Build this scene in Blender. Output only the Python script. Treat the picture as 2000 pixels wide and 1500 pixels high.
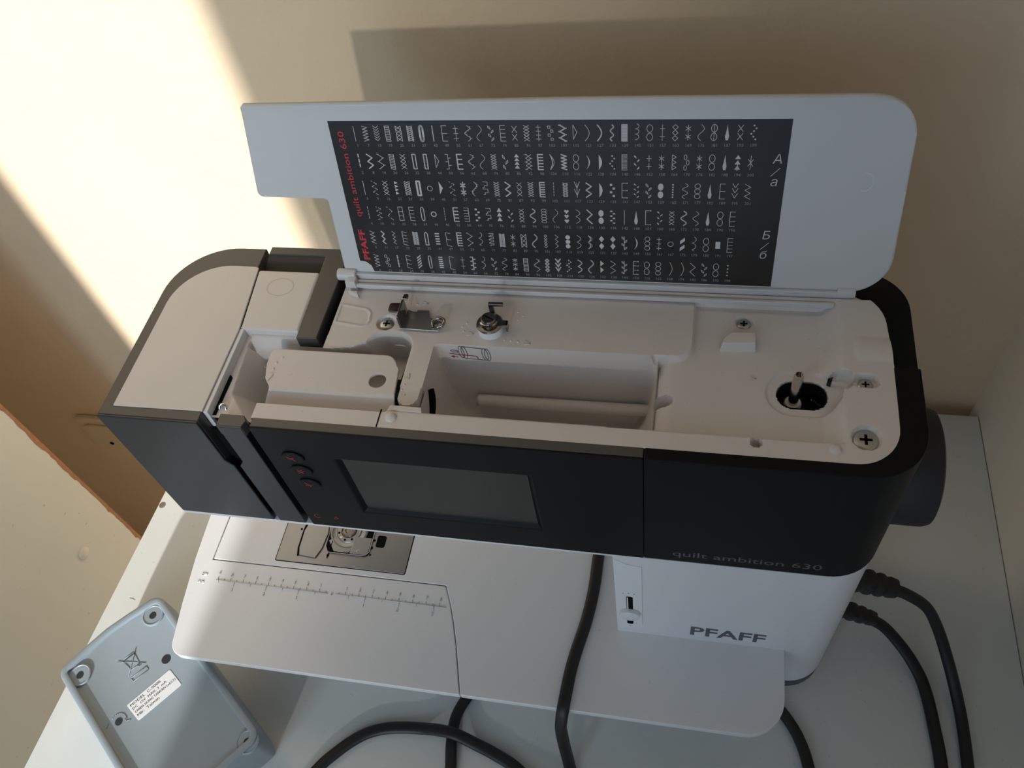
import bpy, bmesh, math, random
import numpy as np
from mathutils import Vector, Matrix

for o in list(bpy.data.objects):
    bpy.data.objects.remove(o)
S = bpy.context.scene
COL = S.collection
random.seed(7)

# ------------------------------------------------------------------ camera
F_PX = 1672.0
CAM = Vector((0.23929, -0.20496, 0.63448))
RW = ((0.97780912, 0.16793199, -0.12525243),      # image right
      (0.06313768, -0.80629246, -0.58813783),     # image down
      (-0.19975725, 0.56717839, -0.79900295))     # viewing direction
cam = bpy.data.cameras.new('camera')
camo = bpy.data.objects.new('camera', cam)
COL.objects.link(camo)
cam.sensor_width = 36.0
cam.lens = F_PX / 2000.0 * 36.0
cam.clip_start = 0.01
r0, r1, r2 = (Vector(r) for r in RW)
camo.matrix_world = Matrix(((r0.x, -r1.x, -r2.x, CAM.x), (r0.y, -r1.y, -r2.y, CAM.y),
                            (r0.z, -r1.z, -r2.z, CAM.z), (0, 0, 0, 1)))
S.camera = camo

# ------------------------------------------------------------------ world, sun, exposure
W = bpy.data.worlds.new('room_light')
S.world = W
W.use_nodes = True
bg = W.node_tree.nodes['Background']
bg.inputs[0].default_value = (1.0, 0.90, 0.78, 1)
bg.inputs[1].default_value = 0.04

sun = bpy.data.lights.new('sun', 'SUN')
sun.energy = 5.3
sun.color = (1.0, 0.975, 0.945)
sun.angle = math.radians(1.4)
suno = bpy.data.objects.new('sun', sun)
COL.objects.link(suno)
suno.location = (-0.3, -3.0, 2.0)
suno.rotation_euler = Vector((0.055, 1.0, -0.32)).to_track_quat('-Z', 'Y').to_euler()

win = bpy.data.lights.new('window_daylight', 'AREA')
win.shape = 'RECTANGLE'
win.size = 0.7
win.size_y = 1.1
win.energy = 11.5
win.color = (0.56, 0.79, 1.0)
wino = bpy.data.objects.new('window_daylight', win)
COL.objects.link(wino)
wino.location = (-0.30, -1.60, 0.75)
wino.rotation_euler = Vector((0.35, 1.6, -0.6)).to_track_quat('-Z', 'Z').to_euler()

S.view_settings.view_transform = 'Standard'
S.view_settings.look = 'None'
S.view_settings.gamma = 1.0
S.view_settings.use_curve_mapping = False
S.view_settings.exposure = 0.13

# ------------------------------------------------------------------ materials
def mat(name, col, rough=0.5, metal=0.0, spec=0.5, bump=0.0, bscale=200.0, var=0.0, vscale=30.0,
        speck=0.0, sscale=500.0, speckcol=(0.2, 0.16, 0.12), alpha=1.0, trans=0.0, coat=0.0, bdist=0.001):
    m = bpy.data.materials.new(name)
    m.use_nodes = True
    nt = m.node_tree
    b = nt.nodes['Principled BSDF']
    b.inputs['Base Color'].default_value = (*col, 1)
    b.inputs['Roughness'].default_value = rough
    b.inputs['Metallic'].default_value = metal
    b.inputs['Specular IOR Level'].default_value = spec
    b.inputs['Alpha'].default_value = alpha
    b.inputs['Transmission Weight'].default_value = trans
    b.inputs['Coat Weight'].default_value = coat
    tc = nt.nodes.new('ShaderNodeTexCoord')
    src = None
    if var:
        n = nt.nodes.new('ShaderNodeTexNoise')
        n.inputs['Scale'].default_value = vscale
        n.inputs['Detail'].default_value = 4
        nt.links.new(tc.outputs['Object'], n.inputs['Vector'])
        mx = nt.nodes.new('ShaderNodeMix')
        mx.data_type = 'RGBA'
        mx.inputs[6].default_value = (*[c * (1 - var) for c in col], 1)
        mx.inputs[7].default_value = (*[min(1, c * (1 + var)) for c in col], 1)
        nt.links.new(n.outputs['Fac'], mx.inputs[0])
        src = mx.outputs[2]
    if speck:
        n = nt.nodes.new('ShaderNodeTexNoise')
        n.inputs['Scale'].default_value = sscale
        n.inputs['Detail'].default_value = 2
        nt.links.new(tc.outputs['Object'], n.inputs['Vector'])
        rp = nt.nodes.new('ShaderNodeValToRGB')
        rp.color_ramp.elements[0].position = 0.70
        rp.color_ramp.elements[1].position = 0.76
        nt.links.new(n.outputs['Fac'], rp.inputs['Fac'])
        ml = nt.nodes.new('ShaderNodeMath')
        ml.operation = 'MULTIPLY'
        ml.inputs[1].default_value = speck
        nt.links.new(rp.outputs['Color'], ml.inputs[0])
        mx = nt.nodes.new('ShaderNodeMix')
        mx.data_type = 'RGBA'
        mx.inputs[6].default_value = (*col, 1)
        mx.inputs[7].default_value = (*speckcol, 1)
        if src:
            nt.links.new(src, mx.inputs[6])
        nt.links.new(ml.outputs[0], mx.inputs[0])
        src = mx.outputs[2]
    if src:
        nt.links.new(src, b.inputs['Base Color'])
    if bump:
        n = nt.nodes.new('ShaderNodeTexNoise')
        n.inputs['Scale'].default_value = bscale
        n.inputs['Detail'].default_value = 5
        nt.links.new(tc.outputs['Object'], n.inputs['Vector'])
        bp = nt.nodes.new('ShaderNodeBump')
        bp.inputs['Strength'].default_value = bump
        bp.inputs['Distance'].default_value = bdist
        nt.links.new(n.outputs['Fac'], bp.inputs['Height'])
        nt.links.new(bp.outputs['Normal'], b.inputs['Normal'])
    return m

M = {}
M['wall'] = mat('plaster_wall', (0.75, 0.60, 0.425), 0.9, spec=0.15, bump=0.35, bscale=70, var=0.05, vscale=9, bdist=0.004)
M['side'] = mat('side_wall_laminate', (0.84, 0.79, 0.69), 0.6, var=0.03, vscale=12)
M['desk'] = mat('desk_laminate', (0.67, 0.69, 0.665), 0.38, var=0.03, vscale=14, speck=0.2, sscale=300)
M['edge'] = mat('desk_edge', (0.72, 0.72, 0.68), 0.45)
M['floor'] = mat('floor_wood', (0.30, 0.25, 0.21), 0.6, var=0.25, vscale=6)
M['cab'] = mat('cabinet_laminate', (0.80, 0.79, 0.71), 0.5, var=0.03, vscale=18, speck=0.3, sscale=120)
M['chip'] = mat('raw_chipboard', (0.50, 0.24, 0.12), 0.9, var=0.3, vscale=300, bump=0.5, bscale=900)
M['white'] = mat('white_plastic', (0.77, 0.78, 0.80), 0.34, speck=0.25, sscale=330, speckcol=(0.45, 0.4, 0.36))
M['tray'] = mat('tray_white_plastic', (0.70, 0.655, 0.63), 0.42, var=0.04, vscale=45, speck=0.5, sscale=1100,
                speckcol=(0.22, 0.17, 0.14))
M['flapm'] = mat('flap_plastic', (0.70, 0.655, 0.63), 0.42, speck=0.5, sscale=1100, speckcol=(0.22, 0.17, 0.14))
M['lid'] = mat('lid_plastic', (0.62, 0.63, 0.635), 0.4)
M['panel'] = mat('pearl_top_panel', (0.70, 0.675, 0.65), 0.38, var=0.02, vscale=30)
M['shell'] = mat('dark_grey_shell', (0.066, 0.063, 0.060), 0.36, spec=0.5)
M['front'] = mat('graphite_front', (0.0055, 0.006, 0.007), 0.42, spec=0.12)
M['front_lit'] = mat('graphite_sunlit_copy', (0.022, 0.025, 0.030), 0.36, spec=0.5)  # copy of the graphite, lightened to mimic the sunlit desk's reflection
M['black'] = mat('black_plastic', (0.012, 0.012, 0.014), 0.4)
M['rubber'] = mat('black_rubber', (0.010, 0.010, 0.011), 0.48)
M['cavity'] = mat('dark_cavity', (0.006, 0.006, 0.006), 0.9, spec=0.1)
M['wheel'] = mat('handwheel_plastic', (0.010, 0.010, 0.016), 0.5)
M['metal'] = mat('bright_metal', (0.62, 0.60, 0.57), 0.22, metal=1.0, var=0.08, vscale=120)
M['dmetal'] = mat('dark_chrome', (0.30, 0.28, 0.27), 0.16, metal=1.0)
M['plate'] = mat('brushed_needle_plate', (0.28, 0.30, 0.33), 0.40, metal=1.0, var=0.05, vscale=80)
M['screw'] = mat('screw_steel', (0.45, 0.46, 0.45), 0.35, metal=1.0)
M['sticker'] = mat('chart_film', (0.016, 0.0155, 0.016), 0.3, spec=0.5)
M['ink'] = mat('white_ink', (0.62, 0.62, 0.62), 0.6)
M['inkgrey'] = mat('grey_ink', (0.30, 0.30, 0.30), 0.6)
M['red'] = mat('red_ink', (0.55, 0.035, 0.05), 0.6)
M['redbtn'] = mat('button_red_mark', (0.42, 0.03, 0.02), 0.5)
M['greytext'] = mat('grey_lettering', (0.085, 0.095, 0.11), 0.5)
M['dimtext'] = mat('dim_lettering', (0.12, 0.12, 0.125), 0.4)
M['screen'] = mat('screen_glass', (0.035, 0.032, 0.029), 0.3, spec=0.4)
M['pedal'] = mat('grey_blue_pedal', (0.275, 0.325, 0.36), 0.42)
M['pedalh'] = mat('pedal_hole', (0.02, 0.025, 0.03), 0.8)
M['label'] = mat('paper_label', (0.80, 0.82, 0.83), 0.6)
M['labelink'] = mat('label_ink', (0.02, 0.02, 0.025), 0.6)
M['bluink'] = mat('diagram_ink', (0.05, 0.05, 0.06), 0.6)
M['redink'] = mat('diagram_red', (0.35, 0.02, 0.02), 0.6)
M['clear'] = mat('clear_cover', (0.75, 0.73, 0.70), 0.08, alpha=0.35)
M['foot'] = mat('grey_foot', (0.10, 0.105, 0.105), 0.6)
M['tape'] = mat('matte_tape', (0.80, 0.82, 0.84), 0.5)
M['socket'] = mat('painted_socket', (0.72, 0.60, 0.42), 0.5)
M['stain'] = mat('ring_mark', (0.60, 0.56, 0.51), 0.45)
M['cap'] = mat('screw_cap', (0.84, 0.79, 0.68), 0.45)

def curtain_mat(name, dens, col, refl, fade=False):
    m = bpy.data.materials.new(name)
    m.use_nodes = True
    nt = m.node_tree
    out = nt.nodes['Material Output']
    nt.nodes.remove(nt.nodes['Principled BSDF'])
    tr = nt.nodes.new('ShaderNodeBsdfTransparent')
    tr.inputs[0].default_value = (1, 0.97, 0.92, 1)
    tl = nt.nodes.new('ShaderNodeBsdfTranslucent')
    tl.inputs[0].default_value = (*col, 1)
    df = nt.nodes.new('ShaderNodeBsdfDiffuse')
    df.inputs[0].default_value = (0.7, 0.7, 0.7, 1)
    a = nt.nodes.new('ShaderNodeMixShader')
    a.inputs[0].default_value = refl
    nt.links.new(tl.outputs[0], a.inputs[1])
    nt.links.new(df.outputs[0], a.inputs[2])
    b = nt.nodes.new('ShaderNodeMixShader')
    b.inputs[0].default_value = dens
    if fade:
        # opacity rises towards one end so the passing sunlight fades off gradually
        tc = nt.nodes.new('ShaderNodeTexCoord')
        sp_ = nt.nodes.new('ShaderNodeSeparateXYZ')
        nt.links.new(tc.outputs['Object'], sp_.inputs[0])
        mr = nt.nodes.new('ShaderNodeMapRange')
        mr.inputs['From Min'].default_value = -0.16
        mr.inputs['From Max'].default_value = 0.12
        mr.inputs['To Min'].default_value = dens
        mr.inputs['To Max'].default_value = 1.0
        nt.links.new(sp_.outputs[0], mr.inputs['Value'])
        nt.links.new(mr.outputs[0], b.inputs[0])
    nt.links.new(tr.outputs[0], b.inputs[1])
    nt.links.new(a.outputs[0], b.inputs[2])
    nt.links.new(b.outputs[0], out.inputs[0])
    return m
M['curtain'] = curtain_mat('sun_trim_fabric', 0.885, (0.29, 0.37, 0.48), 0.5, True)
M['curtain2'] = curtain_mat('dimming_fabric', 1.0, (0.12, 0.185, 0.265), 0.5)

# ------------------------------------------------------------------ helpers (all lengths in millimetres)
MM = 0.001

def root(name, loc, label, cat, group=None):
    e = bpy.data.objects.new(name, None)
    e.empty_display_size = 0.02
    e.location = [c * MM for c in loc]
    COL.objects.link(e)
    e['label'] = label
    e['category'] = cat
    if group:
        e['group'] = group
    return e

def wloc(o):
    v = Vector((0, 0, 0))
    while o:
        v += o.location
        o = o.parent
    return v

def add(name, verts, faces, m, parent=None, bevel=0.0, seg=2, sharp=35, solid=0.0, label=None):
    me = bpy.data.meshes.new(name)
    V = np.asarray(verts, dtype=float) * MM
    c = (V.min(0) + V.max(0)) / 2
    V = V - c
    me.from_pydata(V.tolist(), [], [list(map(int, f)) for f in faces])
    me.validate()
    bm = bmesh.new()
    bm.from_mesh(me)
    bmesh.ops.remove_doubles(bm, verts=bm.verts, dist=1e-6)
    if solid == 0 and name not in OPEN:
        bmesh.ops.recalc_face_normals(bm, faces=bm.faces)
    bm.to_mesh(me)
    bm.free()
    for p in me.polygons:
        p.use_smooth = True
    me.set_sharp_from_angle(angle=math.radians(sharp))
    me.materials.append(M[m])
    o = bpy.data.objects.new(name, me)
    COL.objects.link(o)
    if parent:
        o.parent = parent
        o.location = Vector(c) - wloc(parent)
    else:
        o.location = c
    if solid:
        md = o.modifiers.new('thickness', 'SOLIDIFY')
        md.thickness = solid * MM
        md.offset = -1
    if bevel:
        b = o.modifiers.new('bevel', 'BEVEL')
        b.width = bevel * MM
        b.segments = seg
        b.limit_method = 'ANGLE'
        b.angle_limit = math.radians(40)
        b.harden_normals = True
    if label:
        o['label'] = label
    return o

OPEN = set()

def thing(o, label, cat, group=None):
    o['label'] = label
    o['category'] = cat
    if group:
        o['group'] = group
    return o

def struct(o):
    o['kind'] = 'structure'
    return o

def rpoly(pts, seg=7):
    """polygon with rounded corners: (x, y) or (x, y, r)"""
    n = len(pts)
    out = []
    for i, p in enumerate(pts):
        r = p[2] if len(p) > 2 else 0
        P = Vector(p[:2])
        if r <= 0:
            out.append((P.x, P.y))
            continue
        A = (Vector(pts[i - 1][:2]) - P).normalized()
        B = (Vector(pts[(i + 1) % n][:2]) - P).normalized()
        ang = A.angle(B)
        t = r / math.tan(ang / 2)
        a = P + A * t
        b = P + B * t
        ctr = P + (A + B).normalized() * (r / math.sin(ang / 2))
        a0 = math.atan2(a.y - ctr.y, a.x - ctr.x)
        a1 = math.atan2(b.y - ctr.y, b.x - ctr.x)
        d = (a1 - a0 + math.pi) % (2 * math.pi) - math.pi
        for k in range(seg + 1):
            th = a0 + d * k / seg
            out.append((ctr.x + r * math.cos(th), ctr.y + r * math.sin(th)))
    return out

def rbox(x0, x1, y0, y1, r=0.0, seg=5):
    return rpoly([(x0, y0, r), (x1, y0, r), (x1, y1, r), (x0, y1, r)], seg)

def circ(cx, cy, rx, ry=None, n=24, a=0.0):
    ry = rx if ry is None else ry
    ca, sa = math.cos(a), math.sin(a)
    return [(cx + rx * math.cos(t) * ca - ry * math.sin(t) * sa, cy + rx * math.cos(t) * sa + ry * math.sin(t) * ca)
            for t in [2 * math.pi * k / n for k in range(n)]]

def ax3(axis, a, b, h):
    return (a, b, h) if axis == 'z' else ((a, h, b) if axis == 'y' else (h, a, b))

def prism_vf(poly, h0, h1, axis='z', off=0):
    n = len(poly)
    v = [ax3(axis, a, b, h0) for a, b in poly] + [ax3(axis, a, b, h1) for a, b in poly]
    f = [list(range(off, off + n))[::-1], list(range(off + n, off + 2 * n))]
    f += [[off + i, off + (i + 1) % n, off + n + (i + 1) % n, off + n + i] for i in range(n)]
    return v, f

def prism(name, poly, h0, h1, m, parent=None, axis='z', **k):
    v, f = prism_vf(poly, h0, h1, axis)
    return add(name, v, f, m, parent, **k)

def multi(name, specs, m, parent=None, **k):
    """several prisms of one part joined: (poly, h0, h1, axis)"""
    V, Fc = [], []
    for s in specs:
        v, f = prism_vf(s[0], s[1], s[2], s[3] if len(s) > 3 else 'z', len(V))
        V += v
        Fc += f
    return add(name, V, Fc, m, parent, **k)

def box(name, x0, x1, y0, y1, z0, z1, m, parent=None, **k):
    return prism(name, [(x0, y0), (x1, y0), (x1, y1), (x0, y1)], z0, z1, m, parent, **k)

def ringstrip(name, outer, inner, h0, h1, m, parent=None, closed=True, h1i=None, **k):
    n = len(outer)
    h1i = h1 if h1i is None else h1i
    V = []
    for (a, b), (c, d) in zip(outer, inner):
        V += [(a, b, h0), (a, b, h1), (c, d, h1i), (c, d, h0)]
    Fc = []
    for i in range(n if closed else n - 1):
        j = (i + 1) % n
        for q in range(4):
            r = (q + 1) % 4
            Fc.append([4 * i + q, 4 * j + q, 4 * j + r, 4 * i + r])
    if not closed:
        Fc += [[0, 1, 2, 3], [4 * (n - 1) + q for q in (3, 2, 1, 0)]]
    return add(name, V, Fc, m, parent, **k)

def lathe(name, prof, c, m, parent=None, axis='z', n=28, sx=1.0, sy=1.0, **k):
    V, Fc = [], []
    for r, h in prof:
        for i in range(n):
            t = 2 * math.pi * i / n
            a, b = r * math.cos(t) * sx, r * math.sin(t) * sy
            p = ax3(axis, a, b, h)
            V.append((c[0] + p[0], c[1] + p[1], c[2] + p[2]))
    for s in range(len(prof) - 1):
        for i in range(n):
            j = (i + 1) % n
            Fc.append([s * n + i, s * n + j, (s + 1) * n + j, (s + 1) * n + i])
    Fc.append(list(range(n))[::-1])
    Fc.append(list(range((len(prof) - 1) * n, len(prof) * n)))
    return add(name, V, Fc, m, parent, **k)

def spline(pts, sub=10):
    P = [np.array(p, float) for p in pts]
    P = [2 * P[0] - P[1]] + P + [2 * P[-1] - P[-2]]
    out = []
    for i in range(1, len(P) - 2):
        for s in range(sub):
            t = s / sub
            out.append(0.5 * ((2 * P[i]) + (-P[i - 1] + P[i + 1]) * t + (2 * P[i - 1] - 5 * P[i] + 4 * P[i + 1] - P[i + 2]) * t * t
                              + (-P[i - 1] + 3 * P[i] - 3 * P[i + 1] + P[i + 2]) * t ** 3))
    out.append(P[-2])
    return out

def tube_vf(path, ra, rb, n=10, up=(0, 0, 1), off=0, groove=0.0, twist=None):
    V, Fc = [], []
    L = len(path)
    for i, p in enumerate(path):
        t = path[min(i + 1, L - 1)] - path[max(i - 1, 0)]
        t = t / (np.linalg.norm(t) + 1e-9)
        u = np.array(up, float)
        s = np.cross(t, u)
        if np.linalg.norm(s) < 1e-3:
            s = np.cross(t, (1, 0, 0))
        s /= np.linalg.norm(s)
        w = np.cross(s, t)
        if twist is not None:
            a = twist[i] if hasattr(twist, '__len__') else twist
            s, w = s * math.cos(a) + w * math.sin(a), w * math.cos(a) - s * math.sin(a)
        for k in range(n):
            th = 2 * math.pi * k / n
            q = abs(math.cos(th))
            g = 1 - groove * max(0, 1 - q * 3)
            V.append(tuple(p + s * ra * math.cos(th) + w * rb * g * math.sin(th)))
    for i in range(L - 1):
        for k in range(n):
            j = (k + 1) % n
            Fc.append([off + i * n + k, off + i * n + j, off + (i + 1) * n + j, off + (i + 1) * n + k])
    Fc.append([off + k for k in range(n)][::-1])
    Fc.append([off + (L - 1) * n + k for k in range(n)])
    return V, Fc

def tube(name, pts, ra, m, parent=None, rb=None, sub=10, n=12, **k):
    g = k.pop('groove', 0.0)
    tw = k.pop('twist', None)
    path = spline(pts, sub) if sub else [np.array(p, float) for p in pts]
    v, f = tube_vf(path, ra, ra if rb is None else rb, n, groove=g, twist=tw)
    return add(name, v, f, m, parent, sharp=60, **k)

# --- masked grid sheets, used for the moulded tray, the flap and the lid
def sd_poly(X, Y, poly):
    P = np.array(poly, float)
    d = np.full(X.shape, 1e18)
    s = np.ones(X.shape)
    n = len(P)
    j = n - 1
    for i in range(n):
        ex, ey = P[j] - P[i]
        wx, wy = X - P[i, 0], Y - P[i, 1]
        t = np.clip((wx * ex + wy * ey) / (ex * ex + ey * ey + 1e-12), 0, 1)
        bx, by = wx - ex * t, wy - ey * t
        d = np.minimum(d, bx * bx + by * by)
        c1 = Y >= P[i, 1]
        c2 = Y < P[j, 1]
        c3 = ex * wy > ey * wx
        flip = (c1 & c2 & c3) | (~c1 & ~c2 & ~c3)
        s = np.where(flip, -s, s)
        j = i
    return s * np.sqrt(d)

def sd_rb(X, Y, x0, x1, y0, y1, r=0.0):
    qx = np.abs(X - (x0 + x1) / 2) - (x1 - x0) / 2 + r
    qy = np.abs(Y - (y0 + y1) / 2) - (y1 - y0) / 2 + r
    return np.hypot(np.maximum(qx, 0), np.maximum(qy, 0)) + np.minimum(np.maximum(qx, qy), 0) - r

def sst(t):
    t = np.clip(t, 0, 1)
    return t * t * (3 - 2 * t)

def ins(d, w):
    return sst(0.5 - d / w)

def sheet(name, sdf, x0, x1, y0, y1, step, zf, m, parent=None, mapf=None, solid=0.0, **k):
    xs = np.arange(x0, x1 + step, step)
    ys = np.arange(y0, y1 + step, step)
    X, Y = np.meshgrid(xs, ys)
    for _ in range(2):
        d = sdf(X, Y)
        e = 0.05
        gx = (sdf(X + e, Y) - sdf(X - e, Y)) / (2 * e)
        gy = (sdf(X, Y + e) - sdf(X, Y - e)) / (2 * e)
        out = d > 0
        if _ == 0:
            keepmask = ~out
        near = out & (d < step * 1.6)
        X = np.where(near, X - d * gx, X)
        Y = np.where(near, Y - d * gy, Y)
    Z = zf(X, Y)
    ny, nx = X.shape
    keep = keepmask
    idx = np.arange(ny * nx).reshape(ny, nx)
    anyin = keep[:-1, :-1] | keep[1:, :-1] | keep[:-1, 1:] | keep[1:, 1:]
    q = np.stack([idx[:-1, :-1], idx[:-1, 1:], idx[1:, 1:], idx[1:, :-1]], -1)[anyin]
    used = np.unique(q)
    remap = np.full(ny * nx, -1)
    remap[used] = np.arange(len(used))
    V = np.stack([X.ravel(), Y.ravel(), Z.ravel()], -1)[used]
    if mapf:
        V = mapf(V)
    OPEN.add(name)
    return add(name, V, remap[q], m, parent, solid=solid, **k)

# --- lettering
_txt = {}
def text_vf(s, bold=0.0, space=1.0):
    key = (s, bold, space)
    if key not in _txt:
        cu = bpy.data.curves.new('t', 'FONT')
        cu.body = s
        cu.size = 1.0
        cu.offset = bold
        cu.space_character = space
        cu.resolution_u = 2
        ob = bpy.data.objects.new('t', cu)
        COL.objects.link(ob)
        dg = bpy.context.evaluated_depsgraph_get()
        me = bpy.data.meshes.new_from_object(ob.evaluated_get(dg))
        v = np.array([tuple(p.co)[:2] for p in me.vertices]) if len(me.vertices) else np.zeros((0, 2))
        f = [list(p.vertices) for p in me.polygons]
        bpy.data.objects.remove(ob)
        bpy.data.meshes.remove(me)
        bpy.data.curves.remove(cu)
        _txt[key] = (v, f)
    return _txt[key]

class Print:
    """flat print collected in a 2-D frame and put down as one mesh"""
    def __init__(self):
        self.v, self.f = [], []
    def poly(self, pts):
        o = len(self.v)
        self.v += [tuple(p) for p in pts]
        self.f.append(list(range(o, o + len(pts))))
    def seg(self, a, b, w):
        a, b = np.array(a, float), np.array(b, float)
        d = b - a
        L = np.linalg.norm(d)
        if L < 1e-6:
            return
        n = np.array((-d[1], d[0])) / L * w / 2
        e = d / L * w * 0.25
        self.poly([a - e + n, a - e - n, b + e - n, b + e + n])
    def line(self, pts, w, closed=False):
        pts = list(pts)
        for a, b in zip(pts, pts[1:] + (pts[:1] if closed else [])):
            self.seg(a, b, w)
    def text(self, s, x, y, h, rot=0.0, bold=0.0, width=None, align='l', space=1.0, shear=0.0):
        v, f = text_vf(s, bold, space)
        if not len(v):
            return
        v = v.copy()
        v[:, 0] -= v[:, 0].min()
        cap = 0.729 if any(c.isupper() or c.isdigit() or c in 'bdfhklt' for c in s) else 0.54
        k = h / cap
        sx = k if width is None else width / max(v[:, 0].max(), 1e-6)
        v = np.stack([v[:, 0] * sx + shear * v[:, 1] * k, v[:, 1] * k], -1)
        if align == 'c':
            v[:, 0] -= v[:, 0].max() / 2
        elif align == 'r':
            v[:, 0] -= v[:, 0].max()
        c, sn = math.cos(rot), math.sin(rot)
        o = len(self.v)
        self.v += [(x + a * c - b * sn, y + a * sn + b * c) for a, b in v]
        self.f += [[o + i for i in q] for q in f]
    def build(self, name, mapf, m, parent, **k):
        OPEN.add(name)
        return add(name, [mapf(a, b) for a, b in self.v], self.f, m, parent, **k)

# ================================================================== the setting
wb = struct(box('wall_back', -1500, 1500, 258, 300, -750, 1500, 'wall'))
wr = struct(box('wall_right', 479, 500, -260, 258, -750, 1500, 'side'))
fl = struct(box('floor', -1600, 1600, -2200, 300, -770, -750, 'floor'))

# unseen sheer curtain added behind the photographer, its edge trims the sunbeam
def curtain(name, x0, x1, y, amp, wave, m, label):
    V, Fc = [], []
    n = int((x1 - x0) / 6)
    zs = [-740, -300, 150, 600, 1100, 1500]
    for z in zs:
        for i in range(n + 1):
            x = x0 + (x1 - x0) * i / n
            V.append((x, y + amp * math.sin(2 * math.pi * (x - x0) / wave) * (1 + 0.2 * math.sin(x * 0.011)), z))
    for a in range(len(zs) - 1):
        for i in range(n):
            Fc.append([a * (n + 1) + i, a * (n + 1) + i + 1, (a + 1) * (n + 1) + i + 1, (a + 1) * (n + 1) + i])
    OPEN.add(name)
    return thing(add(name, V, Fc, m, sharp=80), label, 'curtain')
curtain('added_sun_curtain', -133, 345, -800, 14, 90, 'curtain', 'thin white unseen curtain added behind the camera to trim the sunbeam')
curtain('added_dim_curtain', 315, 900, -840, 22, 120, 'curtain2', 'heavier pale blue unseen curtain added to dim the light on the right')  # second unseen cloth, added to keep the right side dim

# desk
desk = root('desk', (130, 0, -750), 'white laminate desk top standing against the beige plaster wall', 'desk')
DL = [(-206, 243), (-243.5, -450)]
prism('desk_top', [DL[1], (478.5, -450), (478.5, 243), DL[0]], -25, 0, 'desk', desk, bevel=0.6)
prism('edge_band', [(DL[1][0] - .8, -450), (DL[1][0], -450), DL[0], (DL[0][0] - .8, 243)], -24.6, -.4, 'edge', desk)
for xx in (-150, 440):
    box('leg', xx - 9, xx + 9, -400, 200, -750, -25, 'edge', desk)
lathe('screw_hole', [(3.0, 0), (3.0, .25), (2.4, .3)], (-212.2 + 1, 88.5, -0.05), 'screw', desk, n=14, label='small grey screw hole near the desk edge')
pr = Print()
pr.line([(-197.5, 1), (-200, 2), (-203, 2.2)], .6)
pr.build('scratch', lambda a, b: (a, b, .12), 'inkgrey', desk)

# tall cabinet side panel left of the desk
cab = root('cabinet', (-675, -250, -750), 'pale laminate cabinet with a chipped brown back edge left of the desk', 'cabinet')
box('side_panel', -381, -365, -640, 138, -750, 620, 'cab', cab)
box('side_panel', -985, -969, -640, 138, -750, 620, 'cab', cab)  # far side, top, back, shelves, doors: unseen carcass added to block sun
box('top_board', -969, -381, -640, 138, 604, 620, 'cab', cab)
box('back_board', -969, -381, 132, 138, -750, 604, 'cab', cab)
for zz in (-745, -290, 160):
    box('shelf', -969, -381, -630, 132, zz, zz + 16, 'cab', cab)
for i in range(2):
    dr = box('door', -968 + i * 294, -676 + i * 294, -658, -641, -745, 618, 'cab', cab, bevel=1)
    tube('handle', [(-696 + i * 40, -662, -60), (-696 + i * 40, -682, -50), (-696 + i * 40, -682, 50), (-696 + i * 40, -662, 60)], 4, 'screw', dr, n=8, sub=4)
box('raw_edge', -381, -364.6, 138, 141, -750, 620, 'chip', cab)
rr = random.Random(3)
zz = -750.0
pts = []
while zz < 620:
    pts.append((138.2 - rr.choice((0.3, 0.7, 1.2, 1.8, 0.6, 2.4)) * rr.uniform(.6, 1.2), zz))
    zz += rr.uniform(3, 11)
prism('chipped_border', [(138.6, 620), (138.6, -750)] + pts, -365.3, -364.7, 'chip', cab, axis='x', label='chipped brown laminate border')
lathe('screw_cap', [(6.6, 0), (6.6, 1.6), (5.4, 2.4)], (-365.1, 84.3, -126.6), 'cap', cab, axis='x', n=24, label='round cream screw cap')

# wall socket in the shade behind the machine head
so = root('wall_socket', (-432, 258, -180), 'painted square wall socket low on the shaded plaster wall', 'socket')
prism('frame', rbox(-473, -391, -226, -136, 9), 251, 258.4, 'wall', so, axis='y', bevel=2.5, seg=3)
prism('cover', rbox(-463, -401, -216, -146, 6), 247.5, 251.2, 'socket', so, axis='y', bevel=1.2)
lathe('cup', [(20, 0), (20, 1.2), (17, 1.2), (16.5, .4)], (-432, 247.6, -181), 'socket', so, axis='y', n=28)
for dx in (-9.5, 9.5):
    lathe('contact_hole', [(2.6, 0), (2.6, .6)], (-432 + dx, 246.5, -181), 'cavity', so, axis='y', n=12)

# ================================================================== sewing machine
mc = root('sewing_machine', (120, 55, 0), 'white and charcoal sewing machine with its chart lid raised, standing on the desk', 'sewing machine')
ZT, YA, YB = 295.0, -1.4, 122.5
XL, XR = -61.3, 346.0

# --- base: bed, extension table, lower body
box('lower_body', -92, 205, 24, 106, 4, 66.2, 'white', mc, bevel=2)
for x, y in ((-80, 36), (-80, 95)):
    lathe('rubber_foot', [(8, 0), (8, 4.5)], (x, y, 0), 'rubber', mc, n=16)
bed = prism('free_arm_bed', rpoly([(-99.8, 16.2, 1), (81.7, 16.2, 2), (87.5, 4), (92.5, -9), (98, -25.5), (107.2, -57.2, .6),
                                   (311.4, -57.2, 25), (311.4, -2), (311.4, 104), (-99.8, 104, 3)], 9), 66, 72.06, 'white', mc, bevel=1.1, seg=3)
ext = prism('extension_table', rpoly([(-100.4, 15.5), (81.2, 15.5, 2), (86.9, 3.7), (91.9, -9.3), (97.4, -25.8), (106.5, -57.2, .6),
                                      (-104.8, -57.2, 11), (-110.5, -20), (-114.5, 15), (-117, 60, 6), (-117, 104, 5), (-100.4, 104)], 9),
            66, 72.06, 'white', mc, bevel=1.1, seg=3)
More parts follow.
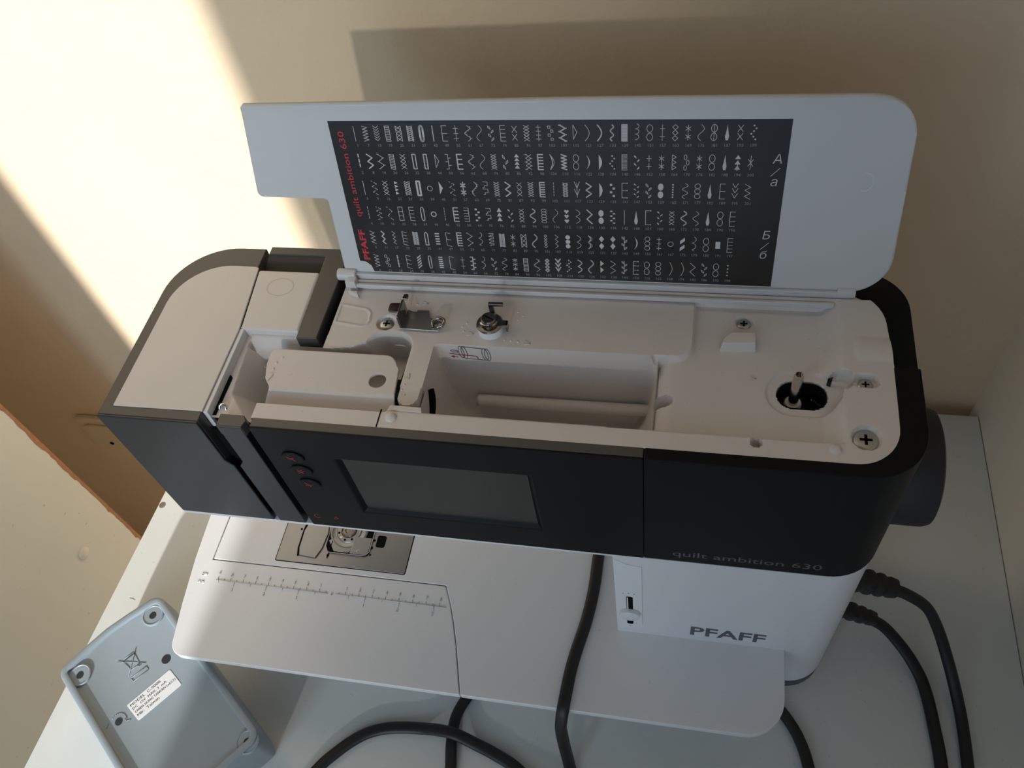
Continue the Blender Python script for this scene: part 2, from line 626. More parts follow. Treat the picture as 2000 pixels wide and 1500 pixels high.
# embossed ruler
pr = Print()
pr.line([(-91, 0), (-3, 0)], .45)
pr.line([(3, 0), (85, 0)], .45)
for k in range(-18, 17):
    if k == 0:
        continue
    x = k * 5
    pr.line([(x, 0), (x, 2.6 if k % 2 == 0 else 1.6)], .32)
    if k % 2 == 0:
        pr.text(str(abs(k) // 2), x, 4.0, 2.6, align='c')
for k in range(-7, 7):
    if k == 0:
        continue
    x = k * 12.7
    pr.line([(x, 0), (x, -3.2 if k % 2 == 0 else -1.9)], .32)
    if k % 2 == 0:
        pr.text(str(abs(k) // 2), x, -7.2, 2.6, align='c')
pr.text('cm', -104, 2.2, 2.2)
pr.text('inch', -105, -3.6, 2.4)
pr.text('0', 0, -1.3, 2.6, align='c')
OPEN.add('ruler_marks')
V = [(a, b, 72.02) for a, b in pr.v]
o = add('ruler_marks', V, pr.f, 'lid', ext, label='embossed centimetre and inch ruler')
md = o.modifiers.new('relief', 'SOLIDIFY')
md.thickness = .0005
md.offset = 1

# --- needle plate
npl = prism('needle_plate', rpoly([(-51, 20.8, 1.2), (49.4, 20.8, 1.2), (49.4, 72, 1), (-51, 72, 1)]), 71.0, 72.5, 'plate', bed, bevel=.25)
prism('plate_seam', rbox(-51.6, 50, 20.2, 72.6, 1.5), 71.5, 72.12, 'cavity', bed)
prism('slide_cover', rpoly([(-33.5, 26.0), (-20.5, 25.2), (-17.5, 33), (-16.2, 46), (-19, 60), (-31.5, 60), (-35.5, 46), (-35.2, 32)], 3),
      72.3, 73.6, 'plate', npl, bevel=.4)
prism('slide_slot', [(-35.4, 25.4), (-31.5, 26.6), (-33.4, 32), (-34.6, 46), (-33, 60), (-35.6, 60), (-37, 46), (-36.8, 32)], 72.3, 72.62, 'cavity', npl)
prism('bobbin_recess', rpoly([(-15.5, 36), (-12, 30.5, 2), (19.5, 30.5, 4), (19.5, 66), (-15.5, 66)]), 72.3, 72.56, 'cavity', npl)
bb = lathe('bobbin_case', [(14.5, 0), (14.5, .6), (13.2, .9), (12.4, .5), (9.8, .5), (9.2, 1.0), (6.2, 1.0), (5.6, .4)], (-.6, 49.5, 72.5), 'plate', npl, n=36)
lathe('bobbin', [(5.6, 0), (5.6, .6), (4.6, 1.3), (3.0, 1.3), (2.4, .6)], (-.6, 49.5, 72.9), 'dmetal', npl, n=24)
for a in (200, 232, 260, 300):
    t = math.radians(a)
    lathe('case_hole', [(.9, 0), (.9, .3)], (-.6 + 7.8 * math.cos(t), 49.5 + 7.8 * math.sin(t), 73.35), 'metal' if a == 232 else 'cavity', npl, n=10)
prism('case_arm', rpoly([(-14, 40), (-8, 32), (3, 32), (9, 37.5), (4, 38.2), (-4, 36), (-10.5, 43)], 3), 72.5, 73.2, 'plate', npl)
prism('clear_cover', rpoly([(4.5, 31.5), (18.6, 31.5, 4), (18.6, 45), (5.2, 45)]), 73.0, 73.6, 'plate', npl, bevel=.2)
pr = Print()
pr.line([(5.6, 32), (5.9, 60)], .35)
pr.text('1/4"', 6.6, 32.6, 2.6)
pr.line([(-12, 30.6), (13, 30.6), (17, 31.4), (19.2, 34), (19.5, 60)], .5)
pr.build('seam_guide_marks', lambda a, b: (a, b, 73.75), 'ink', npl)
prism('cover_release_button', rbox(22.3, 29.2, 38.9, 48.4, 1.6), 72.2, 73.0, 'cavity', npl, bevel=.4, label='black cover release button')
for x, y, r in ((-38.5, 47.1, .9), (20.2, 32.4, .8), (-11.8, 28.6, 1.0), (20.4, 44, 1.0), (19.7, 38, 1.3)):
    lathe('plate_hole', [(r, 0), (r, .2)], (x, y, 72.45), 'cavity', npl, n=12)
tube('plate_pin', [(-11.9, 26.5, 73), (-11.6, 32, 73.2), (-11.2, 40, 73.2)], .35, 'cavity', npl, n=6, sub=4)

# --- column
colp = rpoly([(204.6, YA), (345.2, YA, 27), (345.2, 121.2, 24), (204.6, 121.2)], 12)
cl = prism('column', colp, 13, 189.8, 'white', mc, sharp=40)
prism('column_foot', rpoly([(209, -1.0), (344.8, -1.0, 26.6), (344.8, 120, 23), (209, 120)], 10), 0, 13, 'foot', mc)
pr = Print()
pr.text('PFAFF', 251.5, 81.0, 14.2, bold=.022, width=46.5)
pr.build('maker_lettering', lambda a, b: (a, YA - .12, b), 'greytext', cl, label='dark grey maker lettering')
tp = [(205.2, 80), (221.0, 80), (220.6, 177.5), (216, 178.2), (211.5, 179.6), (208, 182.6), (205.2, 184.6)]
prism('tape_patch', tp, YA - .35, YA - .02, 'tape', cl, axis='y', label='strip of pale tape with a torn top edge')
prism('lever_slot', rbox(211.2, 215.2, 88.5, 133, 1.4), YA - .6, YA - .3, 'cavity', cl, axis='y')
box('lever_rail', 211.6, 212.4, YA - .75, YA - .5, 112, 132, 'white', cl)
lathe('lever_knob', [(6.4, 0), (6.4, -2.6), (5.6, -3.2), (1.2, -3.4)], (213.2, YA - .5, 107.5), 'white', cl, axis='y', n=26, label='small white lever knob')
for x, z in ((209.5, 137.5), (212.8, 138), (216.2, 137.5), (213, 84.5)):
    prism('lever_mark', circ(x, z, .45, n=8), YA - .5, YA - .3, 'inkgrey', cl, axis='y')
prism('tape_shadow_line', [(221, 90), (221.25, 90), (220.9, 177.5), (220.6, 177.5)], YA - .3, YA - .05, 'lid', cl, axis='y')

# --- charcoal shells of the arm
XS = 222.0
zb = 189.8
sh_out = rpoly([(XS, YA), (XR, YA, 27), (XR, 60)], 12)
sh_in = rpoly([(XS, 5.2), (333.6, 5.2, 20), (333.6, 60)], 12)
rs = ringstrip('right_shell', [(a, b) for a, b in sh_out], sh_in, zb, ZT + .2, 'shell', mc, closed=False, bevel=.8, label='charcoal right shell of the arm')
M['shell_r'] = M['front']
rs.data.materials[0] = M['front']
bk_out = rpoly([(XR - .9, 59.8), (XR - .9, YB, 25), (46, YB)], 12)
bk_in = rpoly([(333.2, 59.8), (333.2, 109.0, 22), (46, 109.0)], 12)
bs = ringstrip('rear_shell', bk_out, bk_in, zb, ZT - 1.2, 'front', mc, closed=False, h1i=ZT - 3.4, bevel=.6, label='charcoal rear shell of the arm')
prism('arm_floor', rpoly([(26, 1), (XR - 4, 1, 24), (XR - 4, 119, 22), (26, 119)], 8), zb - 1.5, 238, 'front', mc)
pr = Print()
pr.text('quilt ambition 630', 237.5, 197.0, 6.4, width=77, bold=0.0)
pr.build('model_lettering', lambda a, b: (a, YA - .12, b), 'dimtext', rs, label='faint grey model lettering')

# white lip below the arm
prism('arm_lip', [(-61, -1.3), (221.6, -1.3), (221.6, 118), (-35, 118), (-61, 90)], 187.2, 189.9, 'white', mc, bevel=.4)

# front panel with a recess for the screen
x0, x1, z0, z1 = 25.6, 221.8, zb, ZT
sx0, sx1, sz0, sz1 = 63.8, 167.2, 212.4, 270.6
V, Fc = [], []
def q4(a, b, c, d):
    o = len(V)
    V.extend((a, b, c, d))
    Fc.append([o, o + 1, o + 2, o + 3])
xs = [x0, sx0, sx1, x1]
zs = [z0, sz0, sz1, z1]
for i in range(3):
    for j in range(3):
        if i == 1 and j == 1:
            continue
        q4((xs[i], YA, zs[j]), (xs[i + 1], YA, zs[j]), (xs[i + 1], YA, zs[j + 1]), (xs[i], YA, zs[j + 1]))
D1, D2 = YA + 2.6, 4.6
ix0, ix1, iz0, iz1 = sx0 + 2.6, sx1 - 2.2, sz0 + 2.4, sz1 - 1.6
ou = [(sx0, sz0), (sx1, sz0), (sx1, sz1), (sx0, sz1)]
inn = [(ix0, iz0), (ix1, iz0), (ix1, iz1), (ix0, iz1)]
for i in range(4):
    j = (i + 1) % 4
    q4((ou[i][0], YA, ou[i][1]), (ou[j][0], YA, ou[j][1]), (inn[j][0], D1, inn[j][1]), (inn[i][0], D1, inn[i][1]))
q4(*[(a, D1, b) for a, b in inn])
cs = [(x0, z0), (x1, z0), (x1, z1), (x0, z1)]
for i in range(4):
    j = (i + 1) % 4
    q4((cs[i][0], YA, cs[i][1]), (cs[j][0], YA, cs[j][1]), (cs[j][0], D2, cs[j][1]), (cs[i][0], D2, cs[i][1]))
q4(*[(a, D2, b) for a, b in cs])
fp = add('front_panel', V, Fc, 'front', mc, bevel=.9, label='graphite front panel')
prism('display_screen', rbox(ix0 + .2, ix1 - .2, iz0 + .2, iz1 - .2, 1.2), D1 - .5, D1 + .1, 'screen', fp, axis='y', label='blank grey display screen')
box('top_rim', x0, x1, YA + 1.0, 5.0, ZT - 6, ZT + .15, 'shell', mc, bevel=.5)
for i, (bx_, bz_) in enumerate(((40.9, 269.5), (41.2, 256.2), (41.2, 242.0))):
    bt = prism('button', circ(bx_, bz_, 6.2, 5.2, 28, -.15), YA - 1.1, YA + .2, 'front', fp, axis='y', bevel=.7)
    pr = Print()
    if i == 0:
        pr.line([(bx_ - 3.0, bz_ + 1.6), (bx_ - 1.6, bz_ - .6), (bx_ - .2, bz_ - .2), (bx_ + .6, bz_ - 2.2)], .55)
        pr.line([(bx_ - 2.6, bz_ - .4), (bx_ + .8, bz_ + .9)], .4)
    elif i == 1:
        pr.line([(bx_ - 2, bz_ + 1.8), (bx_ - .6, bz_), (bx_ + .8, bz_ - 1.8)], .5)
        pr.line([(bx_ - 2, bz_ - 1.6), (bx_ + 1.6, bz_ + .6)], .4)
        pr.line([(bx_ - 2, bz_ - .2), (bx_ + .8, bz_ + 1.7)], .4)
    else:
        pr.line([(bx_ - 2.4, bz_ + 1.8), (bx_ - .4, bz_), (bx_ + .4, bz_ - 2)], .6)
        pr.line([(bx_ - 2.4, bz_ - .8), (bx_ + 2, bz_ + .2)], .4)
    pr.build('button_mark', lambda a, b: (a, YA - 1.25, b), 'redbtn', bt)
pr = Print()
pr.line(circ(32, 201.6, 1.7, 2.2, 10)[1:], .4)
pr.line([(42.3, 200), (43.8, 203), (45.2, 200.2)], .4)
pr.line([(43, 199.4), (44.6, 201)], .3)
pr.build('panel_marks', lambda a, b: (a, YA - .12, b), 'redbtn', fp)

# --- head (left end), threading slots between the shells
hx = [(XL, zb), (.4, zb), (.4, 253.5), (-3.2, 258.5), (-3.2, ZT), (XL, ZT)]
prism('head_front', hx, YA, 0.2, 'shell', mc, axis='y', bevel=.7, label='charcoal front of the machine head')
bpy.data.objects['head_front'].data.materials[0] = M['front_lit']
hp = rpoly([(XL, 0.0), (-3.2, 0.0), (-3.0, 58), (-4.5, 75), (-8.6, 104), (-8.6, YB), (-61.3, YB, 37)], 14)
hd = prism('head_shell', hp, zb, ZT, 'shell', mc, bevel=.7, sharp=40, label='charcoal shell of the machine head')
wp = rpoly([(-54.2, 5.6), (-2.9, 6.2), (-2.9, 60), (-7.9, 106.5), (-9.6, 107.2), (-54.6, 108.2, 31)], 12)
prism('top_panel', wp, ZT - .5, ZT + .7, 'panel', hd, bevel=.3, label='pearl grey top panel of the head')
box('slot_cavity', -2.6, 25.8, 4.0, 9.0, zb, 282, 'cavity', mc)
prism('slot_strip', [(4.0, zb), (21.0, zb), (21.0, ZT - 1.2), (7.6, ZT - 1.2), (7.6, 259), (4.0, 254)], YA, 5.5, 'front_lit', mc, axis='y', bevel=.6, label='narrow graphite strip between the threading slots')
prism('strip_cap', rpoly([(7.0, YA + .2), (21, YA + .2), (22.4, 3.0), (20.2, 6.2), (7.0, 6.2)], 2), ZT - 9, ZT - .4, 'shell', mc, bevel=.5)
hw = prism('head_inner_wall', [(-3.0, 6.0), (-.4, 6.0), (-.4, 62), (-3.0, 62)], 262, ZT - .3, 'white', mc, bevel=.5)
prism('take_up_slot', rpoly([(-2.2, 8), (1.6, 8), (1.8, 32, 1.5), (-2.0, 36, 1.5)]), 280, 289.7, 'cavity', mc)
tube('take_up_lever', [(1.6, 9, 284), (1.8, 13, 290), (3.6, 14.2, 291), (5.4, 13, 290.4), (5.6, 9.5, 285)], .7, 'metal', mc, n=8, sub=6, label='steel take-up lever loop')

# second white top panel between head and handle, its rounded front drop
p2 = prism('handle_side_panel', [(-7.4, 105.2), (30.4, 105.2), (31.8, 61.2), (.3, 61.2), (-2.6, 62)], 262, ZT + .6, 'panel', mc, bevel=1.6, seg=3, label='pearl panel between head and handle')
ro = circ(10.5, 92.5, 8.2, 6.8, 40)
ri = circ(10.5, 92.5, 7.5, 6.1, 40)
ringstrip('ring_mark', ro, ri, ZT + .55, ZT + .66, 'stain', p2)

# --- carrying handle
hdl = prism('handle', rpoly([(-6.2, 118.5), (-6.2, 124.6), (43.2, 124.6, 2), (43.2, 58, .6), (31.4, 57.2, .6), (29.6, 118.5, 1.5)]), 266, ZT - .2, 'shell', mc, bevel=1.6, seg=3, label='charcoal folding carrying handle')
V = [(-8.2, 105.6, 287), (30.2, 105.6, 287), (30.0, 119, 294), (-6.4, 119, 294), (-8.2, 105.6, 270), (30.2, 105.6, 270), (30, 119, 270), (-6.4, 119, 270)]
add('handle_grip', V, [[0, 1, 2, 3], [4, 5, 6, 7], [0, 1, 5, 4], [1, 2, 6, 5], [2, 3, 7, 6], [3, 0, 4, 7]], 'shell', hdl)
lathe('handle_pivot', [(0.2, -1.2), (1.3, -.7), (1.3, .7), (.2, 1.2)], (44.6, 60.5, 284), 'metal', hdl, n=12)

# --- moulded tray
rim = rpoly([(24.2, 4.6), (333.6, 4.6, 21), (334.2, 60), (331.6, 109, 24), (47.2, 109), (47.2, 63), (-2.6, 63), (-2.6, 6.6), (24.2, 6.6)], 10)
BOB = (293.4, 45.8)
PA, PQ = 291.5, 288.0          # levels of the left platform / shelf and of the winder platform
def well_drop(d):
    t = np.clip(d / 13.0, 0, 1)
    return 45.0 * (1 - (1 - t) ** 2.4)
def tray_h(X, Y):
    H = np.full(X.shape, ZT)
    # hinge recess along the back
    H = np.where(Y > 101.5, H - 3.5 * sst((Y - 101.5) / 1.0), H)
    # winder platform with sloped right wall
    val = PQ + (ZT - PQ) * sst((X - 301.5) / 10.5)
    k = ins(sd_rb(X, Y, 200, 326, 15.6, 99.0, 4), 1.4)
    H = H * (1 - k) + val * k
    # left platform and shelf
    sh = rpoly([(30, 15.6), (222, 15.6), (222, 61.4), (241, 61.4, 8), (241, 99), (30, 99)], 6)
    k = ins(sd_poly(X, Y, sh), 1.4)
    H = H * (1 - k) + PA * k
    # spool well
    d = -sd_poly(X, Y, rpoly([(107.9, 8), (224.8, 8), (224.8, 61.4, 9), (107.9, 61.4, 3)], 8))
    top = PA + (PQ - PA) * sst((X - 212) / 12)
    H = np.where((d > 0) & (Y > 15.5), np.minimum(H, top - well_drop(d)), H)
    # rounded left shoulder of the winder platform
    k = np.clip((233.4 - X) / 8.6, 0, 1)
    H = np.where((X > 224.4) & (X < 233.4) & (Y < 61) & (Y > 15.8), np.minimum(H, PQ - 7 * (1 - np.sqrt(np.clip(1 - k * k, 0, 1)))), H)
    nd = np.hypot((X - 227.5) / 1.5, Y - 37.5)
    k = ins(nd - 3.3, 1.0)
    H = H * (1 - k) + np.minimum(H, 276) * k
    # thread path: pit under the flap and rounded recess behind it
    pit = rpoly([(18, 15.6), (93, 15.6), (93, 40), (84, 50), (71, 60, 6), (64, 54.4, 6), (50, 52.6), (34, 53.4), (18, 55.5)], 5)
    k = ins(sd_poly(X, Y, pit), 3.0)
    H = H * (1 - k) + np.minimum(H, 268) * k
    k = ins(sd_rb(X, Y, 71.0, 94.6, 18, 66.4, 9), 3.2)
    H = H * (1 - k) + np.minimum(H, 272) * k
    # end of the guide arm drops into the well
    ed = sd_rb(X, Y, 95.8, 107.9, 20.4, 80, 5.8)
    k = ins(ed, 1.2)
    zone = (X > 90) & (X < 116) & (Y < 32) & (Y > 15.9)
    H = np.where(zone & (k < 0.999), np.minimum(H, PA * k + (1 - k) * np.where(X > 108, H, 264)), H)
    # threading trough left of the flap: flat ledge, then a crisp ridge and a slanted face
    z1 = (X < 24.4) & (Y < 62)
    d = -sd_poly(X, Y, [(2.6, 60), (2.6, 53.5), (4.8, 22.5), (20, 5), (60, 5), (60, 60)])
    H = np.where(z1, 289.4 - np.clip(d, 0, 15) * 1.7, H)
    # fillet in front of the pearl panel, then the handle channel
    H = np.where((X > 2.6) & (X < 46.6) & (Y > 53.6), 284.5 + 7.0 * sst((Y - 53.6) / 8.0), H)
    H = np.where((X < 46.6) & (Y > 57.6) & (X > 31.8), 268.0, H)
    # bobbin winder ring, hole and scoop in the right wall
    bd = sd_rb(X, Y, BOB[0] - 16.6, BOB[0] + 17, BOB[1] - 12.6, BOB[1] + 12.8, 12.5)
    k = ins(bd, 1.0)
    H = H * (1 - k) + np.minimum(H, PQ - .9) * k
    k = ins(sd_rb(X, Y, BOB[0] - 11.3, BOB[0] + 11.3, BOB[1] - 7.7, BOB[1] + 7.7, 7.6), .8)
    H = H * (1 - k) + 272.0 * k
    k = ins(np.hypot(X - 310.0, Y - 51.5) - 5.6, 1.2)
    H = H * (1 - k) + np.minimum(H, PQ - .6) * k
    # screw wells
    k = ins(sd_rb(X, Y, 315.4, 327.0, 47.6, 54.6, 3.4), .9)
    H = H - 4.0 * k
    k = ins(np.hypot(X - 319.4, Y - 19.2) - 6.2, .9)
    H = H - 2.6 * k
    for sx, sy, sr, dp in ((265.9, 88.9, 4.1, 1.8), (77.6, 74.0, 5.0, 1.8), (271.7, 12.6, 2.4, 6.0)):
        k = ins(np.hypot(X - sx, Y - sy) - sr, .9)
        H = H - dp * k
    # round ridge on the right rim, embossed pad on the left platform
    H = H + 1.4 * np.clip(1 - ((Y - 70) / 7.5) ** 2, 0, 1) * sst((X - 316) / 3.5)
    pd = sd_poly(X, Y, rpoly([(48.6, 85.0), (67.1, 82.1, 5), (68.2, 69.7, 4), (48.6, 72.5)], 6))
    k = ins(np.abs(pd) - .5, .7)
    H = H + .6 * k
    return H
ty = sheet('top_tray', lambda X, Y: sd_poly(X, Y, rim), -2.6, 335, 4.6, 110, .62, tray_h, 'tray', mc, sharp=50, label='white moulded tray under the lid')

# seam and cover strip at the front left
box('strip_seam', 91.2, 91.9, 5.0, 15.6, ZT - .4, ZT + .12, 'cavity', ty)
prism('strip_tab', [(94.5, 15.2), (112.5, 15.2), (111.5, 18.2), (95.4, 18.4)], 290, ZT + .2, 'tray', ty, bevel=.3)
def bump(x, y, z, r, m='tray', par=ty, name='bump', h=.6):
    return lathe(name, [(r, 0), (r * .92, r * h * .4), (r * .7, r * h * .75), (r * .35, r * h * .96), (.05, r * h)], (x, y, z), m, par, n=16)
bump(97.6, 11.2, ZT - .1, 3.1)
bump(305.8, 11.6, ZT - .1, 2.9)
# embossed guide dots and arrows
for x, y in ((88.1, 87.8), (91.9, 88.0), (120.7, 73.8), (122.4, 76.4), (121.9, 70.7), (148.7, 85.9), (152.0, 83.3), (149.7, 80.3), (144.7, 66.3), (148.3, 65.9), (152.2, 65.5),
             (98.1, 33.8), (97.7, 30.3), (99.7, 27.5)):
    bump(x, y, PA - .1, .75, name='guide_dot')
for x, y in ((257.8, 55.5), (261.5, 55.1), (265.1, 54.8)):
    bump(x, y, PQ - .1, .55, name='guide_dot')
def relief(name, pr, z, m, par, th, label=None):
    OPEN.add(name)
    o = add(name, [(a, b, z) for a, b in pr.v], pr.f, m, par, label=label)
    md = o.modifiers.new('relief', 'SOLIDIFY')
    md.thickness = th * MM
    md.offset = 1
    return o
for (ax_, ay_, dx, dy, zz) in ((95.0, 88.4, 3.0, .2, PA), (124.6, 69.0, 3, .2, PA), (155.6, 65.1, 3, -.4, PA), (269.4, 53.9, 2.6, -.4, PQ)):
    pr = Print()
    pr.line([(ax_, ay_ + 1.2), (ax_ + dx, ay_ + dy), (ax_, ay_ - 1.2)], .45)
    relief('guide_arrow', pr, zz, 'tray', ty, .4)
pr = Print()
pr.line([(99.0, 41.0), (99.8, 37.6), (97.2, 38.0)], .45)
relief('guide_arrow', pr, PA, 'tray', ty, .4)

# --- flap over the thread path
FL = rpoly([(19.8, 46, 4), (20.2, 50.4, 3), (88.2, 50.4, 7), (93.2, 42), (95.8, 15.8), (24.0, 15.8), (26.4, 25.8), (22.4, 31), (20.0, 40)], 6)
def fl_z(X, Y):
    return 293.0 - 0.7 * np.clip(26 - Y, 0, 30) + .4 * sst((Y - 40) / 12)
fpz = sheet('thread_flap', lambda X, Y: np.maximum(sd_poly(X, Y, FL), 4.6 - np.hypot(X - 83.8, Y - 34.2)), 18, 97, 14.5, 52, .6, fl_z, 'flapm', mc, solid=1.8, sharp=50, label='white flap covering the thread path')
for x, y in ((27.6, 45.0), (25.2, 41.4), (24.8, 37.2)):
    bump(x, y, 293.0, .8, 'flapm', fpz, 'guide_dot')
prism('guide_arrow', [(24.0, 34.2), (26.2, 33.9), (24.4, 29.4)], 292.8, 293.5, 'flapm', fpz)
# dark tension parts seen beside the guide arm
tn = box('tension_discs', 90.8, 95.4, 28, 41, 276, 286, 'black', mc, bevel=.8)
tube('check_spring', [(93.4, 40, 286), (94.6, 45, 288), (95.4, 47.6, 289), (95.6, 44, 288), (95.0, 40, 286)], .3, 'black', tn, n=6, sub=5)
tube('guide_slot', [(109.3, 37.5, 283.5), (110.4, 34, 280), (110.6, 29.5, 276), (109.6, 24.5, 272), (105.5, 20.6, 269)], 2.0, 'cavity', ty, n=10, sub=6, label='black slot at the end of the guide arm')

# --- screws
def screw(x, y, z, r, nm='screw'):
    s = lathe(nm, [(r, 0), (r, .5), (r * .85, .95), (r * .4, 1.1)], (x, y, z), 'screw', ty, n=20)
    multi('cross_recess', [([(x - r * .5, y - r * .12), (x + r * .5, y - r * .12), (x + r * .5, y + r * .12), (x - r * .5, y + r * .12)], z + .9, z + 1.16),
                           ([(x - r * .12, y - r * .5), (x + r * .12, y - r * .5), (x + r * .12, y + r * .5), (x - r * .12, y + r * .5)], z + .9, z + 1.16)], 'cavity', s)
screw(77.6, 74.0, PA - 1.9, 4.0)
screw(265.9, 88.9, PQ - 1.9, 3.6)
screw(321.4, 51.0, 291.0, 3.4)
screw(319.4, 19.2, 292.3, 5.5)
# bobbin stop
V = [(254.0, 68.6, PQ - .3), (271.8, 69.4, PQ - .3), (271.6, 79.4, PQ - .3), (257.6, 78.8, PQ - .3), (254.2, 73.5, PQ - .3),
     (255.4, 70.6, PQ + 5.0), (271.4, 71.4, PQ + 5.4), (271.2, 78.4, PQ + 5.4), (259.2, 77.9, PQ + 5.4), (255.6, 73.6, PQ + 5.0)]
add('bobbin_stop', V, [[0, 1, 2, 3, 4], [5, 6, 7, 8, 9]] + [[i, (i + 1) % 5, 5 + (i + 1) % 5, 5 + i] for i in range(5)], 'tray', ty, bevel=.6, label='raised bobbin stop')
# winder
prism('winder_cavity', rbox(BOB[0] - 11.5, BOB[0] + 11.5, BOB[1] - 7.9, BOB[1] + 7.9, 7.7), 271, 274, 'cavity', ty)
ringstrip('winder_opening', rbox(BOB[0] - 11.2, BOB[0] + 11.2, BOB[1] - 7.6, BOB[1] + 7.6, 7.4, 10), rbox(BOB[0] - 10.9, BOB[0] + 10.9, BOB[1] - 7.3, BOB[1] + 7.3, 7.1, 10), 272, PQ - 1.2, 'cavity', ty)
sp = lathe('winder_spindle', [(2.4, 0), (2.4, 23), (2.0, 25), (1.6, 25), (1.5, 20)], (289.8, 45.0, 279.5), 'metal', ty, n=20, label='steel bobbin winder spindle')
lathe('spindle_collar', [(4.2, 0), (4.2, 3), (3.6, 4), (2.4, 4)], (289.8, 45.0, 278.5), 'tray', sp, n=22)
box('spindle_spring', 290.6, 291.0, 43.4, 46.6, 298, 305.4, 'metal', sp)
prism('thread_cutter', [(307.0, 53.6), (306.4, 51.8), (304.6, 52.6)], PQ - 1, PQ + 5, 'black', ty)
# spool pin lying in the well
pz = 257.0
pin = tube('spool_pin', [(128.6, 51.0, pz), (129.4, 51.0, pz), (150, 51.0, pz), (200, 51.2, pz), (227, 51.4, pz + .3)], 3.3, 'tray', ty, n=16, sub=6, label='white spool pin lying in the well')
lathe('pin_tip', [(3.3, 0), (2.9, -1.2), (1.6, -2.0), (.2, -2.2)], (128.7, 51.0, pz), 'tray', pin, axis='x', n=16)
# printed spool diagram on the back wall of the well
pr = Print()
pr.line(circ(8.5, 6.6, 1.5, 4.2, 18, .15), .3, True)
pr.line(circ(10.2, 6.4, 1.5, 4.4, 18, .15), .3, True)
pr.line([(9.5, 10.6), (21, 9.8)], .3)
pr.line([(11, 2.2), (21.5, 1.6)], .3)
pr.line(circ(22, 5.8, 1.6, 4.3, 18, .12), .3, True)
pr.line(circ(23.4, 5.6, 1.6, 4.4, 18, .12), .3, True)
pr.line([(3.2, 7.8), (6.2, 7.6), (6.6, 6.4), (3.4, 6.4), (2.4, 7.2)], .3, True)
def wm(a, b):
    D = .6 + (11.2 - b) * 1.0
    d = 13 * (1 - (1 - D / 45.0) ** (1 / 2.4))
    return (113.6 + a * .95, 61.4 - d - .25, PA - D + .2)
pr.build('spool_diagram', wm, 'bluink', ty, label='printed spool threading diagram')
pr = Print()
pr.line([(1.6, 5.2), (7, 4.6), (13, 4.4), (17, 4.2), (17.8, 2.4)], .4)
pr.line([(2.4, 3.0), (6.2, 2.8)], .45)
pr.poly([(2.0, 3.0), (4.0, 3.9), (4.0, 2.1)])
pr.build('thread_arrow', wm, 'redink', ty)

# --- metal thread guide
tg = prism('thread_guide', rpoly([(86.4, 69.0), (108.7, 68.6), (109.3, 75.1), (102.0, 77.6), (100.4, 82.6), (94.0, 82.4), (93.6, 81.2), (92.0, 81.2), (88.3, 82.4)], 2), PA + .8, PA + 1.7, 'metal', ty, bevel=.2, label='bent steel thread guide')
box('guide_tab', 86.4, 87.5, 70.2, 83.6, PA + .6, PA + 9.5, 'dmetal', tg, bevel=.3)
prism('guide_wing', rpoly([(79.6, 75.8, 1.5), (86.8, 75.6), (86.8, 82.4), (79.6, 82.0, 1.5)]), PA + 6.4, PA + 7.2, 'dmetal', tg, bevel=.2)
prism('guide_hook', rpoly([(86.6, 82.8), (90.0, 83.4, 1), (89.4, 86.8, 1), (87.0, 86.4)]), PA + 9, PA + 9.8, 'dmetal', tg, bevel=.2)
tube('guide_curl', [(105.2, 70.6, PA + 1.8), (104.4, 73.6, PA + 2.6), (107, 75.6, PA + 3.8), (110.6, 74.8, PA + 3.8), (110.6, 72.0, PA + 3), (107.6, 70.9, PA + 2)], .9, 'dmetal', tg, n=8, sub=6)
# --- bobbin tension knob
kx, ky = 136.4, 72.6
kz = PA - .2
kb = lathe('tension_knob', [(6.9, 0), (6.9, 4.6), (6.5, 5.0)], (kx, ky, kz), 'white', ty, n=32, label='white and chrome bobbin tension knob')
lathe('tension_disc', [(7.0, 0), (7.2, .5), (6.7, 1.0), (4.7, 1.3), (4.7, 2.3), (5.0, 2.6), (5.0, 3.2), (4.3, 3.6)], (kx, ky, kz + 5.0), 'dmetal', kb, n=32)
lathe('tension_screw', [(4.1, 0), (4.1, 1.4), (3.6, 1.9)], (kx, ky, kz + 8.4), 'dmetal', kb, n=26)
prism('screw_slot', [(kx - 3.4, ky + 1.2), (kx - 3.0, ky + 1.8), (kx + 3.4, ky - 1.2), (kx + 3.0, ky - 1.8)], kz + 10.2, kz + 10.45, 'cavity', kb)
multi('tension_hook', [(rpoly([(kx - .2, ky + 4.0), (kx + 2.4, ky + 4.0), (kx + 2.4, ky + 5.8), (kx - .2, ky + 5.8)]), kz + 6, kz + 15.6),
                       (rpoly([(kx - .2, ky + 4.0), (kx + 7.6, ky + 4.2), (kx + 7.6, ky + 6.0), (kx - .2, ky + 5.8)]), kz + 14.2, kz + 16.0)], 'dmetal', kb, bevel=.25)
multi('tension_ear', [(rpoly([(kx + 5, ky - 2.6), (kx + 9.6, ky - 1.8), (kx + 9.6, ky + 1.8), (kx + 5, ky + 2.2)]), kz + 5.6, kz + 6.5),
                      (rpoly([(kx + 8.6, ky - 2.0), (kx + 9.8, ky - 2.0), (kx + 9.8, ky + 1.8), (kx + 8.6, ky + 1.8)]), kz + 1.6, kz + 6.5)], 'dmetal', kb, bevel=.25)

